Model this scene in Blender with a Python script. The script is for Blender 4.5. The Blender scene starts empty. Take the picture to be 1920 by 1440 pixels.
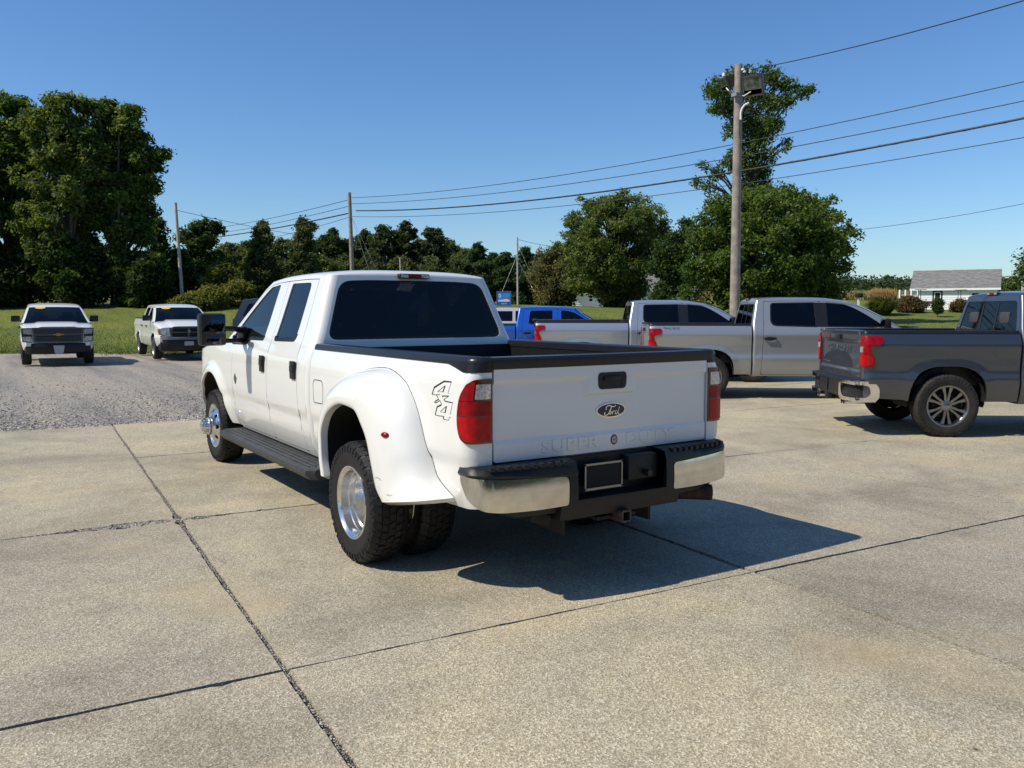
import bpy, bmesh, math, random
import numpy as np
from mathutils import Vector, Matrix
from mathutils.geometry import delaunay_2d_cdt
PI=math.pi; rad=math.radians
sc=bpy.context.scene; COL=sc.collection
rng=np.random.default_rng(7); random.seed(7)
# ---------------------------------------------------------------- camera
CX,CY,CZ=-5.150,3.277,1.653; YAW,PIT,FPX=-0.577099,-0.085852,1577.19
cd=bpy.data.cameras.new('camera'); cam=bpy.data.objects.new('camera',cd); COL.objects.link(cam)
cam.location=(CX,CY,CZ); cam.rotation_euler=(PI/2+PIT,0,YAW-PI/2)
cd.sensor_width=36; cd.lens=36*FPX/1920; cd.clip_start=.05; cd.clip_end=8000
sc.camera=cam
# ---------------------------------------------------------------- light
SAZ,SEL=rad(77),rad(47)          # sun azimuth (from +x towards +y) and elevation
W=bpy.data.worlds.new('World'); sc.world=W; W.use_nodes=True
wn=W.node_tree.nodes; wl=W.node_tree.links; bg=wn['Background']
sky=wn.new('ShaderNodeTexSky'); sky.sky_type='NISHITA'; sky.sun_disc=False
sky.sun_elevation=SEL; sky.sun_rotation=PI/2-SAZ; sky.altitude=300
sky.air_density=1.1; sky.dust_density=.5; sky.ozone_density=1.6
hs_=wn.new('ShaderNodeHueSaturation'); hs_.inputs['Saturation'].default_value=1.15; wl.new(sky.outputs[0],hs_.inputs['Color'])
mt_=wn.new('ShaderNodeMix'); mt_.data_type='RGBA'; mt_.blend_type='MULTIPLY'; mt_.inputs['Factor'].default_value=1; mt_.inputs['B'].default_value=(.77,.97,1.22,1)
wl.new(hs_.outputs[0],mt_.inputs['A']); wl.new(mt_.outputs['Result'],bg.inputs[0]); bg.inputs[1].default_value=.11
sd=bpy.data.lights.new('sun','SUN'); sd.energy=5.0; sd.angle=rad(.53); sd.color=(1,.93,.80)
so=bpy.data.objects.new('sun',sd); COL.objects.link(so)
sv_=Vector((math.cos(SEL)*math.cos(SAZ),math.cos(SEL)*math.sin(SAZ),math.sin(SEL)))
so.rotation_euler=sv_.to_track_quat('Z','Y').to_euler(); so.location=sv_*50
sc.view_settings.view_transform='Standard'; sc.view_settings.look='None'
sc.view_settings.exposure=.0; sc.view_settings.gamma=1; sc.view_settings.use_curve_mapping=False
# ---------------------------------------------------------------- placing helpers
FX,FY=math.cos(YAW),math.sin(YAW); RX,RY=math.sin(YAW),-math.cos(YAW)
def ray(px,py):
    cp,sp=math.cos(PIT),math.sin(PIT)
    f=Vector((FX*cp,FY*cp,sp)); r=Vector((RX,RY,0)); u=r.cross(f)
    return f*FPX+r*(px-960)+u*(720-py)
def at(px,py,d):
    v=ray(px,py); return Vector((CX,CY,CZ))+v*(d/(v.x*FX+v.y*FY))
def st(x,y):
    dx,dy=x-CX,y-CY; return dx*RX+dy*RY, dx*FX+dy*FY      # lateral, depth
def world(s,t): return CX+s*RX+t*FX, CY+s*RY+t*FY
TT=[0,33,36,48,55,61,72,100,200,300,420,600,1000,3000,6000]
TZ=[-.06,-.06,.06,.75,1.55,2.1,2.35,2.5,3.6,7.6,10,18,30,32,32]
def hz(x,y):
    t=st(x,y)[1]; return float(np.interp(t,TT,TZ))
# ---------------------------------------------------------------- materials
MC={}
def nmat(name):
    m=bpy.data.materials.new(name); m.use_nodes=True
    return m,m.node_tree.nodes,m.node_tree.links,m.node_tree.nodes['Principled BSDF']
def setp(b,**k):
    for a,v in k.items():
        n={'col':'Base Color','rough':'Roughness','metal':'Metallic','coat':'Coat Weight','crough':'Coat Roughness','spec':'Specular IOR Level','trans':'Transmission Weight','ior':'IOR','alpha':'Alpha'}[a]
        b.inputs[n].default_value=(tuple(v)+(1,) if a=='col' else v)
def basic(name,col,rough=.5,metal=0,noise=.12,scale=30,bump=0,coat=0,spec=.5,bscale=None,crough=.05):
    if name in MC: return MC[name]
    m,N,L,b=nmat(name); setp(b,rough=rough,metal=metal,coat=coat,spec=spec,crough=crough)
    tc=N.new('ShaderNodeTexCoord'); nz=N.new('ShaderNodeTexNoise'); nz.inputs['Scale'].default_value=scale; nz.inputs['Detail'].default_value=6
    L.new(tc.outputs['Object'],nz.inputs['Vector'])
    r=N.new('ShaderNodeValToRGB'); c=np.array(col)
    r.color_ramp.elements[0].position=.3; r.color_ramp.elements[1].position=.7
    r.color_ramp.elements[0].color=tuple(c*(1-noise))+(1,); r.color_ramp.elements[1].color=tuple(np.minimum(c*(1+noise),1))+(1,)
    L.new(nz.outputs['Fac'],r.inputs[0]); L.new(r.outputs[0],b.inputs['Base Color'])
    if bump:
        n2=N.new('ShaderNodeTexNoise'); n2.inputs['Scale'].default_value=bscale or scale*4; n2.inputs['Detail'].default_value=4
        L.new(tc.outputs['Object'],n2.inputs['Vector'])
        bp=N.new('ShaderNodeBump'); bp.inputs['Strength'].default_value=bump; bp.inputs['Distance'].default_value=.01
        L.new(n2.outputs['Fac'],bp.inputs['Height']); L.new(bp.outputs[0],b.inputs['Normal'])
    MC[name]=m; return m
def paint(name,col,metal=0,rough=.35):
    """car paint with clear coat, thin road dust towards the sills"""
    if name in MC: return MC[name]
    m,N,L,b=nmat(name); setp(b,metal=metal,rough=rough,coat=1,crough=.03)
    tc=N.new('ShaderNodeTexCoord'); nz=N.new('ShaderNodeTexNoise'); nz.inputs['Scale'].default_value=3; nz.inputs['Detail'].default_value=8; nz.inputs['Roughness'].default_value=.65
    L.new(tc.outputs['Object'],nz.inputs['Vector'])
    sp=N.new('ShaderNodeSeparateXYZ'); L.new(tc.outputs['Object'],sp.inputs[0])
    mr=N.new('ShaderNodeMapRange'); mr.inputs[1].default_value=.95; mr.inputs[2].default_value=.4; mr.inputs[3].default_value=.0; mr.inputs[4].default_value=.75; L.new(sp.outputs['Z'],mr.inputs[0])
    mu=N.new('ShaderNodeMath'); mu.operation='MULTIPLY'; L.new(mr.outputs[0],mu.inputs[0]); L.new(nz.outputs['Fac'],mu.inputs[1])
    mx=N.new('ShaderNodeMix'); mx.data_type='RGBA'; mx.inputs['A'].default_value=tuple(col)+(1,)
    d=np.array(col)*.55+np.array((.30,.26,.20))*.40; mx.inputs['B'].default_value=tuple(d)+(1,)
    L.new(mu.outputs[0],mx.inputs['Factor']); L.new(mx.outputs['Result'],b.inputs['Base Color'])
    r2=N.new('ShaderNodeMapRange'); r2.inputs[3].default_value=rough; r2.inputs[4].default_value=rough+.25; L.new(mu.outputs[0],r2.inputs[0]); L.new(r2.outputs[0],b.inputs['Roughness'])
    MC[name]=m; return m
def glass(name,tint=(.01,.013,.018),see=.18,rough=.02):
    if name in MC: return MC[name]
    m,N,L,b=nmat(name); setp(b,col=tint,rough=rough,spec=.5,ior=1.5)
    tr=N.new('ShaderNodeBsdfTransparent'); tr.inputs[0].default_value=(see,see*1.06,see*1.08,1)
    mx=N.new('ShaderNodeMixShader'); mx.inputs[0].default_value=.5
    gl=N.new('ShaderNodeBsdfGlossy'); gl.inputs['Roughness'].default_value=rough
    fr=N.new('ShaderNodeFresnel'); fr.inputs[0].default_value=1.5
    L.new(fr.outputs[0],mx.inputs[0]); L.new(tr.outputs[0],mx.inputs[1]); L.new(gl.outputs[0],mx.inputs[2])
    L.new(mx.outputs[0],N['Material Output'].inputs[0]); N.remove(b)
    MC[name]=m; return m
WHITE=paint('white_paint',(.75,.75,.715),0,.4)
BLK=basic('black_plastic',(.010,.010,.011),.42,spec=.4,noise=.2,bump=.15,bscale=400)
SATIN=basic('satin_black_plastic',(.014,.014,.015),.28,spec=.4,noise=.15)
DARK=basic('dark_cavity',(.006,.006,.007),.85)
RUB=basic('tyre_rubber',(.011,.011,.012),.6,spec=.35,noise=.3,scale=12,bump=.2,bscale=150)
RUBD=basic('dusty_tyre_rubber',(.026,.024,.022),.75,spec=.3,noise=.35,scale=9,bump=.2,bscale=150)
CHR=basic('chrome',(.80,.79,.77),.07,1,noise=.04,scale=5)
CHRD=basic('dusty_chrome',(.66,.64,.60),.14,1,noise=.1,scale=14,bump=.03,bscale=60)
ALU=basic('polished_aluminium',(.74,.73,.71),.2,1,noise=.06,scale=18)
GUN=basic('grey_machined_alloy',(.30,.30,.31),.28,1,noise=.1,scale=20)
GUND=basic('dark_grey_alloy',(.10,.10,.105),.4,.6,noise=.1)
STEEL=basic('painted_steel_wheel',(.32,.32,.33),.4,.7)
RED=basic('red_lens',(.26,.0015,.005),.25,0,noise=.35,scale=22,spec=.35)
REDB=basic('bright_red_lens',(.40,.002,.005),.22,0,noise=.25,scale=30,spec=.35)
REDD=basic('dark_red_lens',(.07,.001,.003),.12,0,noise=.15,scale=20,coat=1)
CLR=basic('clear_lens',(.55,.56,.57),.12,.5,noise=.5,scale=60,coat=1)
HEADL=basic('headlamp_lens',(.50,.50,.48),.12,.4,noise=.6,scale=25,coat=1)
AMB=basic('amber_lens',(.45,.16,.03),.15,coat=1)
UNDER=basic('underbody_metal',(.011,.011,.0105),.7,noise=.4,scale=10,bump=.2)
RUST=basic('rusty_pipe',(.045,.026,.017),.7,.4,noise=.45,scale=25,bump=.3)
WGL=glass('tinted_glass',see=.06); WSH=glass('windshield_glass',see=.42); MIR=basic('mirror_glass',(.06,.07,.085),.03,1)
SEAT=basic('seat_cloth',(.05,.05,.055),.9); 
GOLD=basic('gold_emblem',(.45,.30,.10),.3,1)
BLUEB=basic('blue_badge',(.003,.008,.055),.2,coat=.3)
YEL=basic('yellow_sticker',(.80,.50,.02),.4)
WHT=basic('white_plastic',(.75,.75,.74),.4); 
# ---------------------------------------------------------------- mesh builder
def pip(P,poly):
    x,y=P[:,0],P[:,1]; c=np.zeros(len(P),bool); n=len(poly)
    for i in range(n):
        x0,y0=poly[i]; x1,y1=poly[(i+1)%n]
        if y0==y1: continue
        k=((y0>y)!=(y1>y)); c^=k&(x<(x1-x0)*(y-y0)/(y1-y0)+x0)
    return c
def segd(P,loops):
    d=np.full(len(P),1e9)
    for L in loops:
        A=np.array(L); B=np.roll(A,-1,0)
        for a,b in zip(A,B):
            ab=b-a; l=ab@ab
            t=np.clip(((P-a)@ab)/(l or 1),0,1); q=a+t[:,None]*ab
            d=np.minimum(d,np.hypot(*(P-q).T))
    return d
def dens(L,m):
    o=[]; n=len(L)
    for i in range(n):
        a=np.array(L[i],float); b=np.array(L[(i+1)%n],float); k=max(1,int(math.ceil(np.hypot(*(b-a))/m)))
        for j in range(k): o.append(tuple(a+(b-a)*j/k))
    return o
def rp(pts,r=.03,n=5):
    """round the corners of a polygon; r may be a list"""
    o=[]; N=len(pts)
    for i in range(N):
        ri=r[i] if isinstance(r,(list,tuple)) else r
        p=Vector(pts[i]); a=Vector(pts[i-1])-p; b=Vector(pts[(i+1)%N])-p
        m=min(ri,a.length*.45,b.length*.45)
        if m<1e-4: o.append(tuple(p)); continue
        A=p+a.normalized()*m; B=p+b.normalized()*m
        for j in range(n+1):
            t=j/n; o.append(tuple(A*(1-t)**2+p*2*t*(1-t)+B*t*t))
    return o
def ell(cx,cy,a,b,n=32,t0=0,t1=2*PI,rot=0):
    e=0 if abs(t1-t0-2*PI)<1e-6 else 1
    o=[]
    for i in range(n+e):
        t=t0+(t1-t0)*i/n; x,y=a*math.cos(t),b*math.sin(t)
        o.append((cx+x*math.cos(rot)-y*math.sin(rot),cy+x*math.sin(rot)+y*math.cos(rot)))
    return o
class MB:
    def __init__(s): s.v=[];s.f=[];s.m=[]
    def add(s,v,f,m=0,flip=False):
        o=len(s.v); s.v+= [(float(p[0]),float(p[1]),float(p[2])) for p in v]
        for q in f:
            q=[int(i)+o for i in q]; s.f.append(q[::-1] if flip else q); s.m.append(m)
        return s
    def patch(s,fn,out,holes=(),su=.08,sv=.05,rim=.02,m=0,flip=False,back=0):
        L=[dens(out,su)]+[dens(h,su) for h in holes]
        A=np.array(L[0]); x0,y0=A.min(0); x1,y1=A.max(0)
        gx=np.arange(x0+su*.5,x1,su); gy=np.arange(y0+sv*.5,y1,sv)
        pts=[p for l in L for p in l]
        if len(gx) and len(gy):
            G=np.array([(a,b) for a in gx for b in gy])
            k=pip(G,L[0])
            for h in L[1:]: k&=~pip(G,h)
            G=G[k]
            if len(G): G=G[segd(G,L)>min(su,sv)*.35]; pts+= [tuple(g) for g in G]
        E=[]; o=0
        for l in L: E+= [(o+i,o+(i+1)%len(l)) for i in range(len(l))]; o+=len(l)
        vs,_,fs,_,_,_=delaunay_2d_cdt([Vector(p) for p in pts],E,[],0,1e-6)
        V=np.array([(v.x,v.y) for v in vs]); F=np.array([f for f in fs if len(f)==3])
        c=V[F].mean(1); k=pip(c,L[0])
        for h in L[1:]: k&=~pip(c,h)
        a=V[F[:,0]];b=V[F[:,1]];cc=V[F[:,2]]
        ar=abs((b[:,0]-a[:,0])*(cc[:,1]-a[:,1])-(b[:,1]-a[:,1])*(cc[:,0]-a[:,0]))
        F=F[k&(ar>1e-10)]
        v3=[fn(p[0],p[1],0) for p in V]
        s.add(v3,[tuple(f) for f in F],m,flip)
        if rim:
            cnt={}
            for f in F:
                for i in range(3):
                    e=(int(f[i]),int(f[(i+1)%3])); cnt[e]=1
            be=[e for e in cnt if (e[1],e[0]) not in cnt]
            ids=sorted({i for e in be for i in e}); mp={i:j for j,i in enumerate(ids)}; n=len(ids)
            rv=[fn(V[i][0],V[i][1],0) for i in ids]+[fn(V[i][0],V[i][1],rim) for i in ids]
            s.add(rv,[(mp[e[1]],mp[e[0]],mp[e[0]]+n,mp[e[1]]+n) for e in be],m,flip)
        if back:
            s.add([fn(p[0],p[1],rim) for p in V],[tuple(f) for f in F],m,not flip)
        return s
    def grid(s,rows,m=0,flip=False,cu=False,cv=False):
        R=len(rows); C_=len(rows[0]); v=[p for r in rows for p in r]; f=[]
        for i in range(R if cv else R-1):
            for j in range(C_ if cu else C_-1):
                a=i*C_+j; b=i*C_+(j+1)%C_; c=((i+1)%R)*C_+(j+1)%C_; d=((i+1)%R)*C_+j
                f.append((a,b,c,d))
        return s.add(v,f,m,flip)
    def box(s,c,z,rot=None,m=0,bev=0):
        v=[Vector((x,y,w)) for x in(-.5,.5) for y in(-.5,.5) for w in(-.5,.5)]
        v=[Vector((a.x*z[0],a.y*z[1],a.z*z[2])) for a in v]
        f=[(0,1,3,2),(4,6,7,5),(0,4,5,1),(2,3,7,6),(0,2,6,4),(1,5,7,3)]
        if bev:
            bm=bmesh.new(); vv=[bm.verts.new(a) for a in v]
            for q in f: bm.faces.new([vv[i] for i in q])
            bmesh.ops.bevel(bm,geom=bm.edges[:],offset=bev,segments=2,affect='EDGES',profile=.6)
            bm.verts.index_update(); v=[a.co.copy() for a in bm.verts]; f=[[q.index for q in g.verts] for g in bm.faces]; bm.free()
        if rot is not None: v=[rot@a for a in v]
        c=Vector(c); return s.add([a+c for a in v],f,m)
    def tube(s,path,r,n=8,m=0,cap=True):
        P=[Vector(p) for p in path]; rows=[]
        up=None
        for i,p in enumerate(P):
            t=(P[min(i+1,len(P)-1)]-P[max(i-1,0)]).normalized()
            if up is None: up=t.orthogonal().normalized()
            up=(up-t*up.dot(t)); up=up.normalized() if up.length>1e-6 else t.orthogonal().normalized()
            w=t.cross(up); ri=r[i] if isinstance(r,(list,tuple)) else r
            rows.append([p+(up*math.cos(2*PI*j/n)+w*math.sin(2*PI*j/n))*ri for j in range(n)])
        s.grid(rows,m,cu=True)
        if cap:
            s.add(rows[0],[tuple(range(n))[::-1]],m); s.add(rows[-1],[tuple(range(n))],m)
        return s
    def lathe(s,prof,n=40,m=0,c=(0,0,0),flip=False,axis='y',closed=False):
        rows=[]
        for r,h in prof:
            row=[]
            for j in range(n):
                a=2*PI*j/n; u,w=r*math.cos(a),r*math.sin(a)
                row.append((c[0]+u,c[1]+h,c[2]+w) if axis=='y' else (c[0]+u,c[1]+w,c[2]+h))
            rows.append(row)
        return s.grid(rows,m,cu=True,flip=(flip if axis=='y' else not flip))
    def prism(s,poly,o,u,v,w,m=0):
        """polygon in plane (u,v) at o extruded by vector w"""
        o,u,v,w=map(Vector,(o,u,v,w)); A=[o+u*a+v*b for a,b in poly]; n=len(A)
        s.add(A+[a+w for a in A],[tuple(range(n))[::-1],tuple(range(n,2*n))]+[(i,(i+1)%n,(i+1)%n+n,i+n) for i in range(n)],m)
        return s
    def ribbon(s,fn,pts,w,h=.002,m=0):
        """flat stroke of width w following pts in a mapped surface fn(u,v,d)"""
        P=[np.array(p,float) for p in pts]; n=len(P); Lf=[];Rt=[]
        for i in range(n):
            a=P[max(i-1,0)]; b=P[min(i+1,n-1)]; d=b-a; l=np.hypot(*d) or 1; nn=np.array((-d[1],d[0]))/l
            wi=w[i] if isinstance(w,(list,tuple)) else w
            if 0<i<n-1:
                e1=P[i]-P[i-1]; e1/=np.hypot(*e1) or 1; c=abs(e1@(d/l)); nn=nn/max(c,.5)
            Lf.append(P[i]+nn*wi/2); Rt.append(P[i]-nn*wi/2)
        v=[fn(*p,-h) for p in Lf]+[fn(*p,-h) for p in Rt]+[fn(*p,.003) for p in Lf]+[fn(*p,.003) for p in Rt]
        f=[]
        for i in range(n-1):
            f+=[(i,i+1,n+i+1,n+i),(i,2*n+i,2*n+i+1,i+1),(n+i,n+i+1,3*n+i+1,3*n+i)]
        return s.add(v,f,m)
    def xf(s,M):
        s.v=[tuple(M@Vector(p)) for p in s.v]; return s
    def mirror(s):
        s.v=[(p[0],-p[1],p[2]) for p in s.v]; s.f=[q[::-1] for q in s.f]; return s
    def mesh(s,name,mats,ang=35,smooth=True):
        me=bpy.data.meshes.new(name); me.from_pydata(s.v,[],s.f)
        for m in (mats if isinstance(mats,(list,tuple)) else [mats]): me.materials.append(m)
        if any(s.m): me.polygons.foreach_set('material_index',s.m)
        if smooth:
            me.shade_smooth(); me.set_sharp_from_angle(angle=rad(ang))
        me.update(); return me
    def obj(s,name,mats,parent=None,ang=35,smooth=True,weld=0,kind=None):
        me=s.mesh(name,mats,ang,smooth)
        if weld:
            bm=bmesh.new(); bm.from_mesh(me); bmesh.ops.remove_doubles(bm,verts=bm.verts,dist=weld); bmesh.ops.recalc_face_normals(bm,faces=bm.faces); bm.to_mesh(me); bm.free()
            me.shade_smooth(); me.set_sharp_from_angle(angle=rad(ang))
        return link(name,me,parent,kind)
def link(name,me,parent=None,kind=None):
    o=bpy.data.objects.new(name,me); COL.objects.link(o)
    if parent: o.parent=parent
    if kind: o['kind']=kind
    return o
def thing(name,label,cat,loc=(0,0,0),rz=0,group=None):
    o=bpy.data.objects.new(name,None); COL.objects.link(o); o.location=loc; o.rotation_euler=(0,0,rz)
    o['label']=label; o['category']=cat; o.empty_display_size=.2
    if group: o['group']=group
    return o
def tag(o,label,cat,group=None):
    o['label']=label; o['category']=cat
    if group: o['group']=group
    return o
def copytree(o,parent=None):
    c=o.copy(); COL.objects.link(c); c.parent=parent
    for ch in list(o.children): copytree(ch,c)
    return c
TXT={}
def text(body,size,ext,bev=0,space=1.0):
    """text -> (verts, faces) lying in xy, centred"""
    cu=bpy.data.curves.new('letters','FONT'); cu.body=body; cu.size=size; cu.extrude=ext; cu.bevel_depth=bev; cu.bevel_resolution=1
    cu.align_x='CENTER'; cu.align_y='CENTER'; cu.space_character=space; cu.resolution_u=4
    o=bpy.data.objects.new('letters',cu); COL.objects.link(o); bpy.context.view_layer.update()
    me=bpy.data.meshes.new_from_object(o); v=[tuple(a.co) for a in me.vertices]; f=[tuple(p.vertices) for p in me.polygons]
    bpy.data.objects.remove(o); bpy.data.meshes.remove(me); bpy.data.curves.remove(cu); return v,f
def pchip(pts):
    x=np.array([p[0] for p in pts],float); y=np.array([p[1] for p in pts],float)
    h=np.diff(x); d=np.diff(y)/h; m=np.zeros(len(x))
    for i in range(1,len(x)-1):
        if d[i-1]*d[i]>0:
            w1=2*h[i]+h[i-1]; w2=h[i]+2*h[i-1]; m[i]=(w1+w2)/(w1/d[i-1]+w2/d[i])
    m[0]=d[0]; m[-1]=d[-1]
    def f(q):
        if q<=x[0]: return float(y[0]+m[0]*(q-x[0]))
        if q>=x[-1]: return float(y[-1]+m[-1]*(q-x[-1]))
        i=int(np.searchsorted(x,q))-1; t=(q-x[i])/h[i]
        return float((1+2*t)*(1-t)**2*y[i]+t*(1-t)**2*h[i]*m[i]+t*t*(3-2*t)*y[i+1]+t*t*(t-1)*h[i]*m[i+1])
    return f
# ---------------------------------------------------------------- wheels (axis along y, outer face towards +y)
def tyre(R,w,rr,mat,N=48,blocks=True):
    b=MB(); g=.011 if blocks else 0
    half=[(rr-.012,.36*w),(rr+.004,.43*w),(rr+.016,.455*w),(rr+.03,.462*w),((rr+R)/2,.5*w),(R-.06,.495*w),(R-.045,.488*w),(R-.03,.468*w),(R-.016-g/2,.44*w),(R-g,.39*w)]
    prof=[(r,-y) for r,y in half]+[(R-g+.002,-.2*w),(R-g+.003,0),(R-g+.002,.2*w)]+[(r,y) for r,y in half[::-1]]
    b.lathe(prof,n=72,flip=False)
    if blocks:
        rows=[(-.485,-.30,-.022,0,.0,.80),(-.275,-.105,0,0,.5,.78),(-.085,.085,0,0,.15,.8),(.105,.275,0,0,.65,.78),(.30,.485,0,-.022,.25,.80)]
        for y0,y1,d0,d1,ph,du in rows:
            for k in range(N):
                a0=2*PI*(k+ph)/N; a1=a0+2*PI*du/N; sk=(.35 if (k%2) else .12)*2*PI/N*(1 if y0<0 else -1)
                v=[]
                for a,y,dr in ((a0,y0,d0),(a1,y0,d0),(a1+sk,y1,d1),(a0+sk,y1,d1)):
                    for r in (R+dr,R-g-.004+dr*1.3):
                        v.append((r*math.cos(a),y*w,r*math.sin(a)))
                b.add(v,[(0,2,4,6),(0,1,3,2),(2,3,5,4),(4,5,7,6),(6,7,1,0)],flip=False)
        for k in range(N):                                   # ribs on the sidewall shoulder
            for sg in (1,-1):
                a=2*PI*(k+.4)/N; v=[]
                for r,y in ((R-.066,.497),(R-.03,.482)):
                    for da in (-.018,.018): v.append((r*math.cos(a+da),sg*y*w,r*math.sin(a+da)))
                v+=[(p[0],p[1]+sg*.005,p[2]) for p in v]
                b.add(v,[(4,5,7,6),(0,1,5,4),(2,3,7,6),(0,2,6,4),(1,3,7,5)])
        for k in range(24):                                  # moulded lettering on the sidewall
            if k%12 in (0,6,11): continue
            a=2*PI*k/24/3.4+PI*.78; 
            for da0 in (0,PI):
                v=[]
                for r in ((R+rr)/2+.012,(R+rr)/2+.035):
                    for da in (-.020,.014): v.append((r*math.cos(a+da0+da),.500*w,r*math.sin(a+da0+da)))
                v+=[(p[0],p[1]+.002,p[2]) for p in v]
                b.add(v,[(4,5,7,6),(0,1,5,4),(2,3,7,6),(0,2,6,4),(1,3,7,5)])
    return b.obj('tyre',mat,ang=30,weld=0)
def nut(b,x,z,y,r=.013,h=.035,m=0):
    v=[];n=6
    for hh,rr in ((0,r),(h*.7,r),(h,r*.6)):
        v.append([(x+rr*math.cos(2*PI*i/n),y+hh,z+rr*math.sin(2*PI*i/n)) for i in range(n)])
    b.grid(v,m,cu=True,flip=False); b.add(v[-1],[tuple(range(n))[::-1]],m)
def annulus_holes(b,r0,r1,nh,rh,y,m=0,fy=None,ph=0,rc=None):
    """flat or dished disc with round holes, facing +y"""
    f=fy or (lambda r:y)
    rc=rc or (r0+r1)/2
    holes=[ell(rc*math.cos(2*PI*(k+ph)/nh),rc*math.sin(2*PI*(k+ph)/nh),rh,rh*.85,14,rot=2*PI*(k+ph)/nh) for k in range(nh)]
    if r0>0: holes.append(ell(0,0,r0,r0,28))
    b.patch(lambda u,v,d:(u,f(math.hypot(u,v))-d,v),ell(0,0,r1,r1,48),holes,su=.04,sv=.04,rim=.012,m=m,flip=True)
def wheel(kind,parent,loc,side,R,w,rr,rub,nm='wheel'):
    root=bpy.data.objects.new(nm,None); COL.objects.link(root); root.parent=parent; root.location=loc
    if side<0: root.rotation_euler=(0,0,PI)
    key=(kind,R,w)
    if key in WC:
        for o in WC[key].children:
            c=o.copy(); COL.objects.link(c); c.parent=root
        return root
    WC[key]=root
    t=tyre(R,w,rr,rub,blocks=kind in('dual_rear','dual_inner','dual_front','spoke')); t.parent=root
    b=MB()
    if kind in ('dual_rear','dual_inner'):
        yo=.40*w
        b.lathe([(rr-.012,-.40*w),(rr+.012,-.43*w)][::-1]+[(rr-.02,-.3*w)],48)
        b.lathe([(rr+.016,.455*w),(rr+.014,.47*w),(rr+.004,.47*w),(rr-.006,.43*w),(rr-.016,.40*w),(rr-.020,.2*w),(rr-.026,.18*w),(rr-.030,.08*w),(rr-.046,.05*w),(rr-.052,-.15*w),(rr-.060,-.22*w),(rr-.075,-.24*w),(rr-.080,-.255*w)],60,flip=True)
        annulus_holes(b,.062,rr-.078,8,.022,-.255*w,rc=.118)
        rb=b.obj('rim',ALU,root,ang=25)
        h=MB(); h.lathe([(.064,-.26*w),(.064,-.13*w),(.058,-.09*w),(.03,-.08*w),(.0005,-.08*w)],28,flip=True)
        for k in range(8): nut(h,.086*math.cos(PI*k/4+.2),.086*math.sin(PI*k/4+.2),-.255*w,.012,.045)
        h.obj('hub',CHR,root)
        d=MB(); d.lathe([(rr-.02,-.3*w),(.0005,-.3*w)],32,flip=True); d.obj('brake_backing',DARK,root)
    elif kind=='dual_front':
        b.lathe([(rr+.016,.455*w),(rr+.014,.475*w),(rr+.002,.475*w),(rr-.008,.44*w),(rr-.02,.40*w),(rr-.028,.36*w)],60,flip=True)
        f=lambda r:.36*w+.085*max(0,1-max(0,(r-.075)/(rr-.103)))**.8 if r>.075 else .36*w+.085
        annulus_holes(b,.0,rr-.028,8,.026,0,fy=f,rc=.155)
        b.obj('rim',ALU,root,ang=40)
        d=MB(); d.lathe([(rr-.03,.30*w),(.0005,.30*w)],32,flip=True); d.obj('brake_backing',DARK,root)
        h=MB(); y0=.36*w+.08
        h.lathe([(.098,y0-.02),(.098,y0+.012),(.09,y0+.02),(.06,y0+.024),(.056,y0+.075),(.05,y0+.085),(.03,y0+.09),(.0005,y0+.09)],32,flip=True)
        for k in range(8): nut(h,.08*math.cos(PI*k/4),.08*math.sin(PI*k/4),y0+.018,.012,.05)
        h.obj('hub',ALU,root)
    elif kind=='spoke':
        b.lathe([(rr+.012,.44*w),(rr+.012,.455*w),(rr+.0,.455*w),(rr-.010,.43*w),(rr-.018,.38*w),(rr-.03,.0),(rr-.03,-.3*w)],60,flip=True)
        for k in range(6):
            for sg in (-1,1):
                pts=[(.04,sg*.001),(.085,sg*.003),(.13,sg*.010),(rr-.016,sg*.028),(rr-.020,sg*.074),(.15,sg*.040),(.08,sg*.034)]
                if sg<0: pts=pts[::-1]
                a=PI/3*k+PI/2; ca,sa=math.cos(a),math.sin(a)
                fr=[(u*ca-v*sa,.30*w+.012*(math.hypot(u,v)/rr),u*sa+v*ca) for u,v in pts]
                bk=[(u*ca*1.0-v*sa*1.2,.16*w,u*sa+v*ca*1.2) for u,v in pts]; n=len(pts)
                b.add(fr+bk,[tuple(range(n))[::-1]]+[(i,i+n,(i+1)%n+n,(i+1)%n)[::-1] for i in range(n)],0)
        b.obj('rim',GUN,root,ang=25)
        h=MB(); h.lathe([(.075,.2*w),(.072,.27*w),(.055,.31*w),(.04,.33*w),(.0005,.34*w)],28,flip=True)
        for k in range(6): nut(h,.057*math.cos(PI*k/3),.057*math.sin(PI*k/3),.29*w,.010,.02)
        h.obj('hub',GUN,root)
        d=MB(); d.lathe([(rr-.032,.02*w),(.0005,.02*w)],32,flip=True); d.obj('brake_backing',DARK,root)
        e=MB(); e.lathe([(.165,.07*w),(.165,.10*w),(.0005,.10*w)],32,flip=True); e.obj('brake_disc',UNDER,root)
    else:
        b.lathe([(rr+.012,.44*w),(rr+.012,.455*w),(rr+.0,.455*w),(rr-.012,.42*w),(rr-.022,.30*w),(rr-.05,.24*w)],40,flip=True)
        annulus_holes(b,0,rr-.05,8,.018,.24*w,fy=lambda r:.24*w+.03*math.cos(min(r/(rr-.05),1)*PI),rc=.15)
        b.obj('rim',STEEL,root)
        h=MB(); h.lathe([(.05,.14*w),(.045,.36*w),(.0005,.38*w)],20,flip=True); h.obj('hub',DARK,root)
    return root
WC={}
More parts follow.
